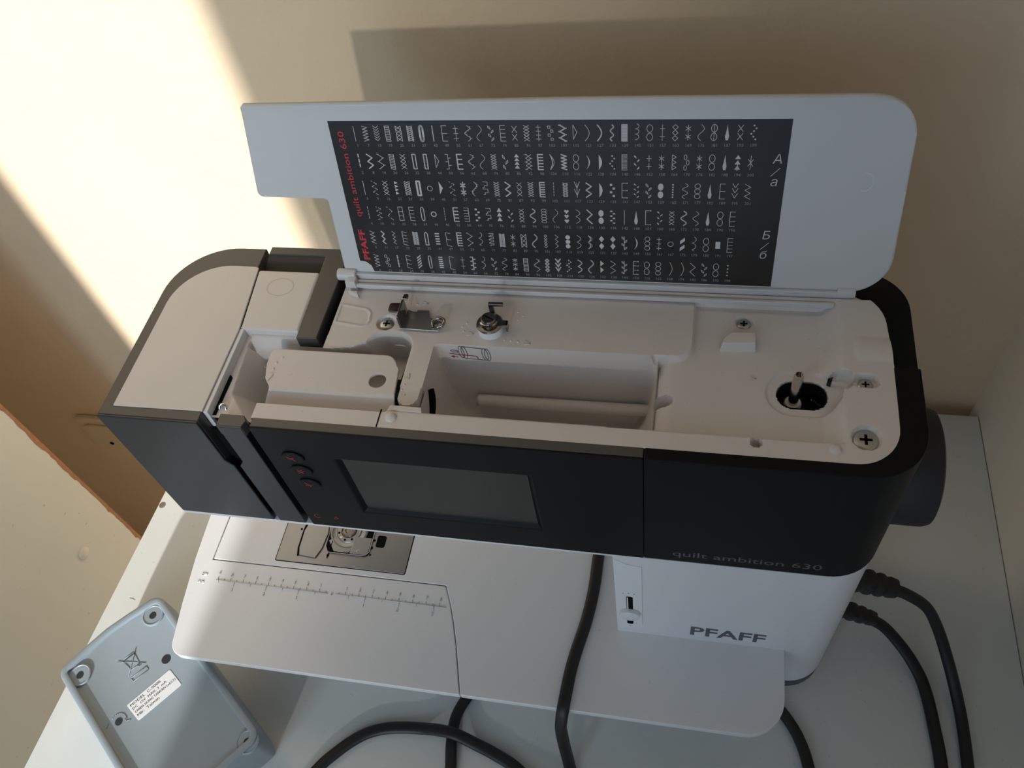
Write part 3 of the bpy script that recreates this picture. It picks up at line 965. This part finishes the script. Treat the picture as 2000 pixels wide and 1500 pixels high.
# --- hinge
box('hinge_bar', 53.5, 309, 96.6, 98.6, 292.5, ZT + .6, 'lid', mc, bevel=.6)
hk = lathe('hinge_knuckle', [(3.4, -5.5), (3.4, 5.5)], (48.5, 103.0, 296.8), 'lid', mc, axis='x', n=20, bevel=.5)
box('hinge_clip', 50.0, 55.0, 95.8, 100.4, 291, 298.4, 'lid', mc, bevel=.5)
lathe('hinge_knuckle', [(3.0, -4.5), (3.0, 4.5)], (314.5, 105.0, 296.4), 'lid', mc, axis='x', n=20, bevel=.5)
prism('hinge_stop', [(50.4, 93.2), (56.4, 93.0), (57.4, 90.2)], 290, 294.6, 'tray', mc, bevel=.3)
box('hinge_rail', 53.0, 318, 102.2, 104.4, 291.2, 298.2, 'lid', mc, bevel=.7)

# --- lid with the printed stitch chart
LK = 0.23
LN = math.hypot(1, LK)
def lid_map(u, v, o=0.0):
    """u along the hinge, v up the lid, o out of the inner face towards the front"""
    return (u, 105.0 + LK / LN * v - o / LN, 299.8 + v / LN - o * LK / LN)
LIDP = rpoly([(47, -3.0), (322, -3.0, 0.1), (333.6, -2.0, 17), (329.6, 99.6, 21), (180, 98.2), (13, 94.6, 2), (7.4, 44.0, 3), (47.2, 43.6, 1)], 9)
LIDP = rpoly([(47, -3.0), (333.8, -3.0, 20), (329.6, 99.8, 21), (180, 98.3), (12.8, 95.0, 1.5), (7.4, 44.0, 3), (47.2, 43.6, 1)], 9)
def lid_o(X, Y):
    lip = np.clip(Y - 90.0, 0, 20)
    return 0.10 * lip + .012 * lip ** 2
def lmap(V):
    out = np.empty_like(V)
    for i, (a, b, c) in enumerate(V):
        out[i] = lid_map(a, b, c)
    return out
lid = sheet('lid', lambda X, Y: sd_poly(X, Y, LIDP), 6, 336, -4, 101, 1.5, lid_o, 'lid', mc, mapf=lmap, solid=2.6, sharp=50, label='raised pale grey lid with a printed stitch chart')
stp = rpoly([(64.5, -1.2), (277.9, -1.2), (277.9, 88.2), (57.3, 86.8), (57.3, 5.5), (60.8, 5.0), (63.4, 2.6)], 2)
OPEN.add('stitch_chart')
chart = add('stitch_chart', [lid_map(a, b, .12) for a, b in stp] + [lid_map(a, b, -.2) for a, b in stp],
            [list(range(len(stp)))] + [[i, (i + 1) % len(stp), len(stp) + (i + 1) % len(stp), len(stp) + i] for i in range(len(stp))],
            'sticker', lid, label='black film with white stitch symbols')
prism_c = circ(313, 58, 3.6, 4.6, 20)
pr = Print()
pr.line(prism_c[14:] + prism_c[:6], .5)
pr.build('moulded_mark', lambda a, b: lid_map(a, b, .1), 'white', lid)

# --- stitch symbols: small stroke drawings, unit box x,y in -1..1
def strokes(code):
    """returns list of (pts, closed, weight, filled)"""
    k = code[0]
    a = code[1:]
    n = int(a[0], 16) if a else 4
    f = a[1:] if len(a) > 1 else ''
    out = []
    ys = lambda m: [1 - 2 * i / (m - 1) for i in range(m)]
    th = 2.0 if 'b' in f else 1.0
    amp = .45 if 's' in f else .8
    if k == 'L':
        out.append(([(0, 1), (0, -1)], 0, th * .7, 0))
        if 'd' in f:
            out.append((circ(0, .95, .15, .06, 8), 1, 1, 1))
    elif k == 'D':
        for i in range(n):
            y = 1 - 2 * i / n
            out.append(([(0, y), (0, y - 1.3 / n)], 0, th, 0))
    elif k == 'Z':
        p = [((amp if i % 2 else -amp), y) for i, y in enumerate(ys(n + 1))]
        if 'd' in f:
            for q, r in zip(p, p[1:]):
                m = ((q[0] * .5 + r[0] * .5), (q[1] * .5 + r[1] * .5))
                out.append(([q, (q[0] * .6 + m[0] * .4, q[1] * .6 + m[1] * .4)], 0, th, 0))
                out.append(([m, r], 0, th, 0))
        else:
            out.append((p, 0, th, 0))
        if 'o' in f:
            for q in p:
                out.append((circ(q[0], q[1], .2, .08, 6), 1, 1, 1))
        if 't' in f:
            for q in p:
                out.append(([(q[0] - .3, q[1]), (q[0] + .3, q[1])], 0, th, 0))
        if 'x' in f:
            out.append(([(-x, y) for x, y in p], 0, th, 0))
        if 'e' in f:
            out.append(([(-amp, 1), (-amp, -1)], 0, th, 0))
            out.append(([(amp, 1), (amp, -1)], 0, th, 0))
    elif k == 'C':
        side = -1 if 'l' in f else 1
        x0 = -.7 * side
        if 'k' in f:
            x0 = 0
        out.append(([(x0, 1), (x0, -1)], 0, th, 0))
        for i, y in enumerate(ys(n)):
            e = side * .8
            if 'k' in f:
                e = .8 if i % 2 else -.8
            dy = -.14 if 'q' in f else 0
            if 'j' in f:
                out.append(([(-.7, y), (.7, y)], 0, th, 0))
            else:
                out.append(([(x0, y), (e, y + dy)], 0, th, 0))
            if 'o' in f:
                out.append((circ(e, y, .2, .09, 8), 1, 1, 1))
        if 'e' in f:
            out.append(([(-x0, 1), (-x0, -1)], 0, th, 0))
    elif k == 'R':
        w = .42 if 's' in f else .5
        p = rpoly([(-w, 1, w * .9), (-w, -1, w * .9), (w, -1, w * .9), (w, 1, w * .9)], 4) if 'r' in f else [(-w, 1), (-w, -1), (w, -1), (w, 1)]
        if 'p' in f:
            p = [(0, 1), (-w, .75), (-w, -1), (w, -1), (w, .75)]
        out.append((p, 1, th * 1.6, 0))
        if 'd' in f:
            for y in ys(10):
                out.append(([(-w, y), (-w + .25, y)], 0, 1, 0))
                out.append(([(w, y), (w - .25, y)], 0, 1, 0))
    elif k == 'O':
        ry = .95 / n
        for i in range(n):
            y = 1 - ry - 2 * ry * i * (1.0 if n < 2 else (2 - 2 * ry) / (2 * ry * (n - 1)))
            if n == 1:
                y = 0
                ry = .35
            rx = .8 if 'w' in f else min(.8, ry * 2.4)
            p = circ(0, y, rx, ry, 14)
            if 'd' in f:
                p = [(0, y + ry), (rx, y), (0, y - ry), (-rx, y)]
            if 'h' in f:
                p = [(0, y - ry), (rx, y + ry * .3), (rx * .5, y + ry * .9), (0, y + ry * .5), (-rx * .5, y + ry * .9), (-rx, y + ry * .3)]
            if 'z' in f:
                off = .35 if i % 2 else -.35
                p = [(x * .5 + off, yy) for x, yy in p]
            if 'q' in f:
                off = .4 if i % 2 else -.4
                p = [(off - .35, y - ry * .6), (off + .35, y - ry * .6), (off + .35, y + ry * .6), (off - .35, y + ry * .6)]
            out.append((p, 1, th, 1 if 'f' in f else 0))
        if 'v' in f:
            out.append(([(0, 1), (0, -1)], 0, 1, 0))
    elif k == 'W':
        p = [(amp * math.sin(math.pi * n * t / 24), 1 - 2 * t / 24) for t in range(25)]
        if 'd' in f:
            for i in range(0, 24, 3):
                out.append((p[i:i + 3], 0, th, 0))
        else:
            out.append((p, 0, th, 0))
        if 'h' in f:
            for q in p[2:23:3]:
                out.append(([q, (q[0] + .45, q[1] + .02)], 0, 1, 0))
    elif k == 'S':
        for i in range(n):
            y0 = 1 - 2 * i / n
            p = [(-.6 + 1.2 * math.sin(math.pi * t / 10), y0 - 2 / n * t / 10) for t in range(11)]
            if 'f' in f:
                out.append((p, 1, th, 1))
            else:
                out.append((p, 0, th, 0))
            if 'c' in f:
                out.append(([(x * .55 - .25, y) for x, y in p], 0, th * 1.5, 0))
    elif k == 'X':
        for i in range(n):
            y = 1 - (2 * i + 1) / n
            r = .8 / n
            if 'a' in f:
                for q in range(3):
                    t = math.pi * q / 3 + .5
                    out.append(([(.8 * math.cos(t), y + r * 1.1 * math.sin(t)), (-.8 * math.cos(t), y - r * 1.1 * math.sin(t))], 0, th, 0))
            elif 'p' in f:
                out.append(([(-.7, y), (.7, y)], 0, th, 0))
                out.append(([(0, y + r), (0, y - r)], 0, th, 0))
            else:
                out.append(([(-.7, y + r), (.7, y - r)], 0, th, 0))
                out.append(([(.7, y + r), (-.7, y - r)], 0, th, 0))
        if 'v' in f:
            out.append(([(0, 1), (0, -1)], 0, 1, 0))
    elif k == 'V':
        for i in range(n):
            y = 1 - (2 * i + .6) / n
            h = .9 / n
            s = -1 if 'u' in f else 1
            p = [(-.8, y + h * s), (0, y - h * s), (.8, y + h * s)]
            out.append((p, 1 if 'f' in f else 0, th, 1 if 'f' in f else 0))
        if 'v' in f:
            out.append(([(0, 1), (0, -1)], 0, 1, 0))
    elif k == 'B':
        for i in range(n):
            y = 1 - (2 * i + 1) / n
            h = .5 / n
            sl = .25 if 's' in f else 0
            out.append(([(-.7, y - h - sl), (.7, y - h + sl), (.7, y + h + sl), (-.7, y + h - sl)], 1, 1, 1))
    elif k == 'E':       # leaves along a stem
        for i in range(n):
            y = 1 - (2 * i + 1) / n
            s = 1 if i % 2 else -1
            h = 1.0 / n
            p = [(s * .05, y - h), (s * .75, y - h * .1), (s * .75, y + h * .8), (s * .25, y + h * .1)]
            out.append((p, 1, th, 0 if 'o' in f else 1))
        if 'v' in f:
            out.append(([(0, 1), (0, -1)], 0, 1, 0))
    elif k == 'K':       # key pattern
        h = 2 / n
        p = []
        for i in range(n):
            y = 1 - h * i
            p += [(-.7, y), (.7, y), (.7, y - h * .5), (-.2, y - h * .5), (-.2, y - h * .75), (-.7, y - h * .75)]
        out.append((p, 0, th, 0))
    elif k == 'G':       # loops
        p = [(.25 * math.sin(2 * math.pi * n * t / 48) * 2.2, 1 - 2 * t / 48 + .12 * math.cos(2 * math.pi * n * t / 48)) for t in range(49)]
        out.append((p, 0, th, 0))
    elif k == 'T':       # triangles / trees
        for i in range(n):
            y = 1 - 2 * i / n
            h = 2 / n
            if 't' in f:
                p = [(0, y), (.8, y - h * .8), (-.8, y - h * .8)]
            else:
                p = [(-.5, y), (.6, y - h * .45), (-.5, y - h * .9)]
            out.append((p, 1, th, 0 if 'o' in f else 1))
        if 't' in f:
            out.append(([(0, 0), (0, -1)], 0, 1.4, 0))
    elif k == 'P':       # scattered points
        for i in range(n):
            y = 1 - (2 * i + 1) / n
            x = (0, .6, 0, -.6)[i % 4] if 'w' in f else 0
            out.append((circ(x, y, .26, .11, 8), 1, 1, 1))
    elif k == 'H':       # solid lens / half lens / drop
        if 'd' in f:
            p = [(0, 1), (.25, .2), (.55, -.5), (.3, -.95), (-.3, -.95), (-.55, -.5), (-.25, .2)]
        else:
            p = [(-.35, 1)] + [(-.35 + .95 * math.sin(math.pi * t / 10), 1 - 2 * t / 10) for t in range(1, 10)] + [(-.35, -1)]
        if 'c' in f:
            p = [(-.5 + 1.1 * math.sin(math.pi * t / 10), 1 - 2 * t / 10) for t in range(11)] + [(-.5 + .7 * math.sin(math.pi * t / 10), 1 - 2 * t / 10) for t in range(9, 0, -1)]
        out.append((p, 1, 1, 1))
    return out

CODES = ('L1 D3b L1d D4 Z7 Z8 ZA Z4b Z5d Z6d Z5bs O4wz V6 Z4t Z4x Z3d Z7s P8 CAje CAqe T4 C4e C5q C4q Z4xe Z4x Z6xe C5 ZCxe B5s '
         'Z8xe R1 R1b R1r R1p R1rs R1rb R1d O1 O1b B5 B6 D1 T1o H1 D5 C3q C2q C3 C5k Z5d C5b C6b X2pv X3pv C4b X2av C6l Z4o C7kb '
         'W3h W3h W2h O5qf G2 G2 W2 W2 K2 K3 K4 E4o E4o Z6x Z6x V3uf ZCxe W4 C5 E3o Z4b E4b X2a X3a X2e V4uf X3 X4 Z3xe CAe Z5x Z4xt Z6x W3b '
         'W2b W3h CAkb C6b C7b O5w O5d O4d O4q S1c D5 W2d Z6s V3vb Z5tb Z9b X9 O3hf O3f P8w T1 O2w V2v S2 S2 S2b S1 H1c Z4b Z3b S2c W2b '
         'S1b H1 H1 O2wf O2df T2 W4bs P6w O4q O6q O2dfv Z3 CCb CCk C3o L1 E4ov E6v G3 E4 E4 H1d H1c C4o O2 O2w E4o C2o O3 O2 X2pv X2a O2wf E5 Z4s O3w '
         'O3d T3o P6 X4 O1 W1 O3h O3z O4 W3b G2 B2s W2 X2a O3w W3 G2 Z3 C3o O2 S2 O2h O2 E4o H1d H1d C3 O2 X2v O2 T2 E4v V3 H1 O3f X2 X2 '
         'T3t K3 C4 C5 P4 Pbw X1a Z4').split()
CODES = CODES[:201]
while len(CODES) < 201:
    CODES.append('O2')
ORD = CODES
# the cells whose drawing is clear in the chart are set one by one
FIX = {55: 'X3pv', 57: 'X2avb', 64: 'O5qf', 67: 'W2', 68: 'W2', 69: 'K2', 70: 'K2', 71: 'K4', 79: 'C5', 84: 'X3a', 86: 'V4uf', 98: 'C6b', 100: 'O5w',
       101: 'O5d', 102: 'O4db', 103: 'O4q', 105: 'D5', 108: 'V3vb', 109: 'Z5tb', 112: 'O3hf', 113: 'O3f', 114: 'P8w', 116: 'O2w', 117: 'V2v', 118: 'S2',
       119: 'S2', 120: 'S2b', 121: 'S1', 122: 'H1c', 127: 'S1b', 128: 'H1', 129: 'H1', 130: 'O2wf', 131: 'O2df', 132: 'T2', 134: 'P6w', 135: 'O4qf',
       136: 'O6qf', 137: 'O2dfv', 138: 'Z4', 139: 'CCb', 140: 'CC', 141: 'C3o', 142: 'L1', 143: 'E4ov', 144: 'E5ov', 146: 'E4', 147: 'E6', 148: 'H1d',
       149: 'H1c', 152: 'X2p', 155: 'O3', 158: 'X2a', 159: 'O2wf', 169: 'X2a', 171: 'W4', 173: 'B2s', 182: 'O2w', 183: 'H1d', 184: 'H1d', 191: 'B1',
       194: 'T3t', 196: 'C4', 197: 'C5', 198: 'P4', 199: 'P6w', 200: 'X1a', 201: 'Z5', 39: 'O1', 40: 'O1b', 43: 'L1b', 45: 'T1', 65: 'G2', 66: 'G2',
       97: 'X4pv', 104: 'S1c', 161: 'X3p', 167: 'O1', 174: 'W1', 181: 'O2v', 193: 'X2', 115: 'T1o', 110: 'Z9b'}
sym = Print()
num = Print()
for i in range(201):
    n = i + 1
    c, r = divmod(i, 6)
    u = 70.2 + c * 5.80 - (0.55 * r if c < 8 else 0.0) * (8 - c) / 8.0
    v = 80.3 - r * 14.85 + (1.6 * c / 33.0)
    code = FIX.get(n, ORD[i])
    for pts, closed, wt, filled in strokes(code):
        P2 = [(u + x * 1.65, v + y * 3.95) for x, y in pts]
        if filled:
            sym.poly(P2)
        else:
            sym.line(P2, 0.30 * wt if wt > 1 else .27, closed)
    num.text(str(n), u + .5, v - 6.9, 1.55, align='c')
sym.build('stitch_symbols', lambda a, b: lid_map(a, b, .22), 'ink', chart, label='white printed stitch symbols')
num.build('stitch_numbers', lambda a, b: lid_map(a, b, .22), 'inkgrey', chart, label='small grey stitch numbers')
pr = Print()
pr.text('PFAFF', 63.6, 6.5, 3.5, rot=math.pi / 2, bold=.03, width=19)
pr.text('quilt ambition 630', 64.4, 33.5, 3.4, rot=math.pi / 2, width=48)
pr.build('chart_title', lambda a, b: lid_map(a, b, .22), 'red', chart, label='red chart title lettering')
def mark(name, fn):
    p = Print()
    fn(p)
    p.build(name, lambda a, b: lid_map(a, b, .22), 'ink', chart)
for ch, uu, vv, hh in (('А', 273.4, 66.8, 4.8), ('а', 273.0, 55.4, 3.6), ('Б', 272.6, 26.6, 4.8), ('б', 272.2, 15.4, 3.5)):
    mark('alphabet_letter', lambda p: p.text(ch, uu, vv, hh, align='c', shear=.12, bold=-.008))
mark('alphabet_slash', lambda p: p.line([(271.2, 60.4), (275.0, 64.6)], .28))
mark('alphabet_slash', lambda p: p.line([(270.4, 20.6), (274.2, 24.6)], .28))

# --- handwheel
hwz = lathe('handwheel', [(26, 345), (31.5, 346.5), (32.6, 350), (32.6, 367), (31.4, 370.5), (28, 372), (6, 372)], (0, 61, 207), 'wheel', mc, axis='x', n=48, label='black handwheel on the right side')

# ================================================================== foot pedal lying upside down
PT = 50.0
ped = root('foot_pedal', (-105, -85, 0), 'grey blue plastic foot pedal lying upside down beside the machine', 'foot pedal')
pc = Vector((-199.8, -75.0))
ax = Vector((0.80, -0.60))
ay = Vector((0.62, 0.785))
def pw(a, b):
    """a along the pedal, b across"""
    p = pc + ax * a + ay * b
    return (p.x, p.y)
def pol(d):
    r = lambda q: max(q - d, 1.6)
    c = [(d, d, r(8)), (148 - d, d, r(9)), (148 - d, 86 - d, r(9)), (d, 86 - d, r(9)), (-3.2 + d, 60), (-4.4 + d, 43), (-3.2 + d, 26)]
    return [pw(a, b) for a, b in rpoly(c, 6)]
levels = [(5, 0.5), (1.5, 14), (0, 30), (0, PT - 2), (.6, PT - .5), (1.6, PT), (4.6, PT), (5.2, PT - .4), (5.5, PT - 2.6), (6.2, PT - 2.9)]
n = len(pol(0))
V, Fc = [], []
for d, z in levels:
    V += [(a, b, z) for a, b in pol(d)]
for q in range(len(levels) - 1):
    for i in range(n):
        j = (i + 1) % n
        Fc.append([q * n + i, q * n + j, (q + 1) * n + j, (q + 1) * n + i])
Fc.append(list(range(n))[::-1])
Fc.append(list(range((len(levels) - 1) * n, len(levels) * n)))
pb = add('pedal_body', V, Fc, 'pedal', ped, sharp=38)
FZ = PT - 2.9
for (x, y) in ((-181.5, -74.5), (-144.6, -24.5), (-37.8, -101.2), pw(134, 11)):
    lathe('foot_recess', [(8.2, 0), (8.2, 1.4), (7.4, 1.8), (6.9, 1.3), (2.8, 1.3), (2.5, .6)], (x, y, FZ - .1), 'pedal', ped, n=26)
    lathe('foot_hole', [(2.6, 0), (2.5, .25)], (x, y, FZ + 1.2), 'pedalh', ped, n=14)
for (x, y, r) in ((-120.6, -54.6, 3.4), (-137.2, -101.2, 2.7)):
    lathe('screw_hole', [(r, 0), (r, .3)], (x, y, FZ - .05), 'pedalh', ped, n=16)
arc = Print()
arc.line([(-137.2 + 5.6 * math.cos(t), -101.2 + 5.6 * math.sin(t)) for t in np.linspace(.2, 3.0, 12)], .42)
arc.line([(-137.2 + 5.6 * math.cos(.2) - 1.6, -101.2 + 5.6 * math.sin(.2) + 1.4), (-137.2 + 5.6 * math.cos(.2), -101.2 + 5.6 * math.sin(.2)), (-129, -98.6)], .4)
arc.line([(-144.2, -103.6), (-144.2, -107)], .4)
relief('adjust_arrow', arc, FZ + .02, 'pedal', ped, .35)
arc = Print()
# crossed-out bin emblem in relief
bx0 = Vector((-146.0, -60.0))
U = ay.normalized()            # up direction of the emblem along the short side
Rr = ax.normalized()
def em(a, b):
    p = bx0 + Rr * b + U * a
    return (p.x, p.y)
em2 = lambda a, b: em(a, -b)
arc.line([em2(-4.5, 5), em2(-3.4, -5), em2(3.4, -5), em2(4.5, 5)], .4, True)
arc.line([em2(-5.4, 5), em2(5.4, 5)], .4)
arc.line([em2(-3.5, 6.4), em2(3.5, 6.4), em2(4.6, 5)], .4)
arc.line([em2(-7.5, 8), em2(7, -8)], .42)
arc.line([em2(7.5, 8), em2(-7, -8)], .42)
arc.line([em2(-6.2, -10.5), em2(6.2, -10.5), em2(6.2, -14), em2(-6.2, -14)], .4, True)
arc.line([(x, y) for x, y in [em2(3 + 1.2 * math.cos(t), -5.6 + 1.2 * math.sin(t)) for t in np.linspace(0, 6.28, 9)]], .45)
relief('bin_emblem', arc, FZ + .02, 'pedal', ped, .35, label='crossed-out bin emblem moulded in relief')
# label with lettering
lc = [Vector(p) for p in ((-136.2, -89.9), (-122.8, -98.6), (-101.2, -70.4), (-114.6, -61.4))]
lb = prism('type_label', [tuple(p) for p in rpoly([(p.x, p.y, 1.0) for p in lc], 4)], FZ - .05, FZ + .25, 'label', ped, label='white type label')
lo = Vector((-136.2, -89.9))
lu = (Vector((-114.6, -61.4)) - lo).normalized()
lv = (lo - Vector((-122.8, -98.6))).normalized()
pr = Print()
tx = [('MODEL  C-9000', 2.2, 24.5, -3.4), ('DC  15V  MAX. 3  mA', 2.0, 27.5, -6.6), ('CHIEN HUNG TAIWAN Ltd.C21', 2.0, 33.0, -9.9), ('Mfr:  Taiwan', 2.2, 17.5, -13.3)]
for s, h, w, b in tx:
    pr.text(s, 1.6, b, h, width=w)
pr.build('label_text', lambda a, b: tuple(lo + lu * a + lv * b) + (FZ + .32,), 'labelink', lb)

# ================================================================== cords
def cord(name, pts, ra, rb, label, plug=None, sub=14, twist=None, groove=0.0):
    c0 = np.array(pts[0])
    r_ = root(name, (c0[0], c0[1], 0), label, 'cord')
    path = spline(pts, sub)
    v, f = tube_vf(path, ra, rb, 14, groove=groove, twist=twist)
    add('cable', v, f, 'rubber', r_, sharp=70)
    if plug:
        p, d, R1, L = plug
        d = np.array(d, float)
        d /= np.linalg.norm(d)
        pathp, rad = [], []
        prof = [(0, R1 * .95), (.30, R1), (.34, R1 * .98), (.40, R1 * .86), (.46, R1 * .98), (.54, R1 * .96), (.60, R1 * .8), (.66, R1 * .92), (.74, R1 * .9), (.80, R1 * .74), (.86, R1 * .82), (1.0, R1 * .72)]
        V, Fc = [], []
        s = np.cross(d, (0, 0, 1.0))
        s /= np.linalg.norm(s)
        w = np.cross(s, d)
        m = 18
        for t, rr_ in prof:
            for k in range(m):
                th = 2 * math.pi * k / m
                cx, cy = math.cos(th), math.sin(th)
                e = (abs(cx) ** 4 + abs(cy) ** 4) ** -.25
                V.append(tuple(np.array(p) + d * L * t + s * rr_ * e * cx + w * rr_ * e * cy * .9))
        for q in range(len(prof) - 1):
            for k in range(m):
                j = (k + 1) % m
                Fc.append([q * m + k, q * m + j, (q + 1) * m + j, (q + 1) * m + k])
        Fc.append(list(range(m))[::-1])
        Fc.append(list(range((len(prof) - 1) * m, len(prof) * m)))
        add('plug', V, Fc, 'black', r_, sharp=30, label='black ribbed plug')
    return r_

cord('power_cord', [(374, 46.8, 78.5), (388, 45.5, 73.5), (403, 43, 62), (413, 37, 46), (422, 26, 28), (430, 8, 12), (434, -16, 5), (434, -50, 4.2), (431, -100, 6), (418, -160, 12),
                    (385, -185, 12), (350, -160, 6), (340, -90, 4.2), (335, -56, 4.2), (329, -37, 4.2), (320, -23, 4.2), (309, -12, 4.2), (303, -8, 4.2)],
     4.0, 3.4, 'thick black power cord leaving the upper plug on the right of the machine', plug=((344.9, 47.5, 87.5), (1, -.03, -.28), 7.8, 38))
cord('pedal_cord', [(370, 44.6, 31), (384, 42, 23.5), (396, 34, 15), (405, 24, 9), (412, 10, 5), (416, -14, 3.6), (418, -50, 3.6), (412, -110, 3.6), (380, -200, 3.6), (300, -215, 3.6), (220, -150, 8), (183, -117, 11), (165, -100, 7),
                    (141, -83, 3.6), (124, -75.8, 3.8), (109, -71.2, 4.6), (95, -68.0, 9.8), (83, -66.6, 8.5), (69, -66.2, 4.4), (55, -67.2, 3.4), (42, -69.6, 3.4), (30, -74.2, 3.4), (20, -81, 3.4), (10, -90.6, 3.4), (-1, -104, 3.4), (-15, -130, 3.4), (-40, -172, 3.4)],
     4.3, 2.7, 'thin black cord looping in front of the machine from the lower plug', plug=((344.9, 46.5, 41), (1, -.08, -.36), 6.2, 35), groove=.25)
cord('flat_cord', [(188, 112, 84), (187.5, 90, 77), (187, 66, 75.4), (186.2, 47, 75.4), (185.8, 24, 75.4), (183.4, 1.5, 75.4), (179.6, -18, 75.4), (177.2, -33, 75.4), (176.0, -49, 75.6), (175.4, -57.5, 74.6), (174.6, -62.5, 69),
                   (174, -66, 58), (175, -70.5, 34), (177, -76, 12), (179, -83, 3.6), (183, -110, 3.4), (180, -160, 3.4), (150, -190, 3.4), (112, -160, 3.4), (97, -110, 3.4), (94.6, -89, 3.4), (91.6, -72, 3.4), (91.2, -55, 3.4), (96.6, -40, 3.4), (106, -26, 3.4), (118, -14, 3.4)],
     4.1, 2.7, 'flat black twin cord draped over the white bed beside the column', groove=.3)
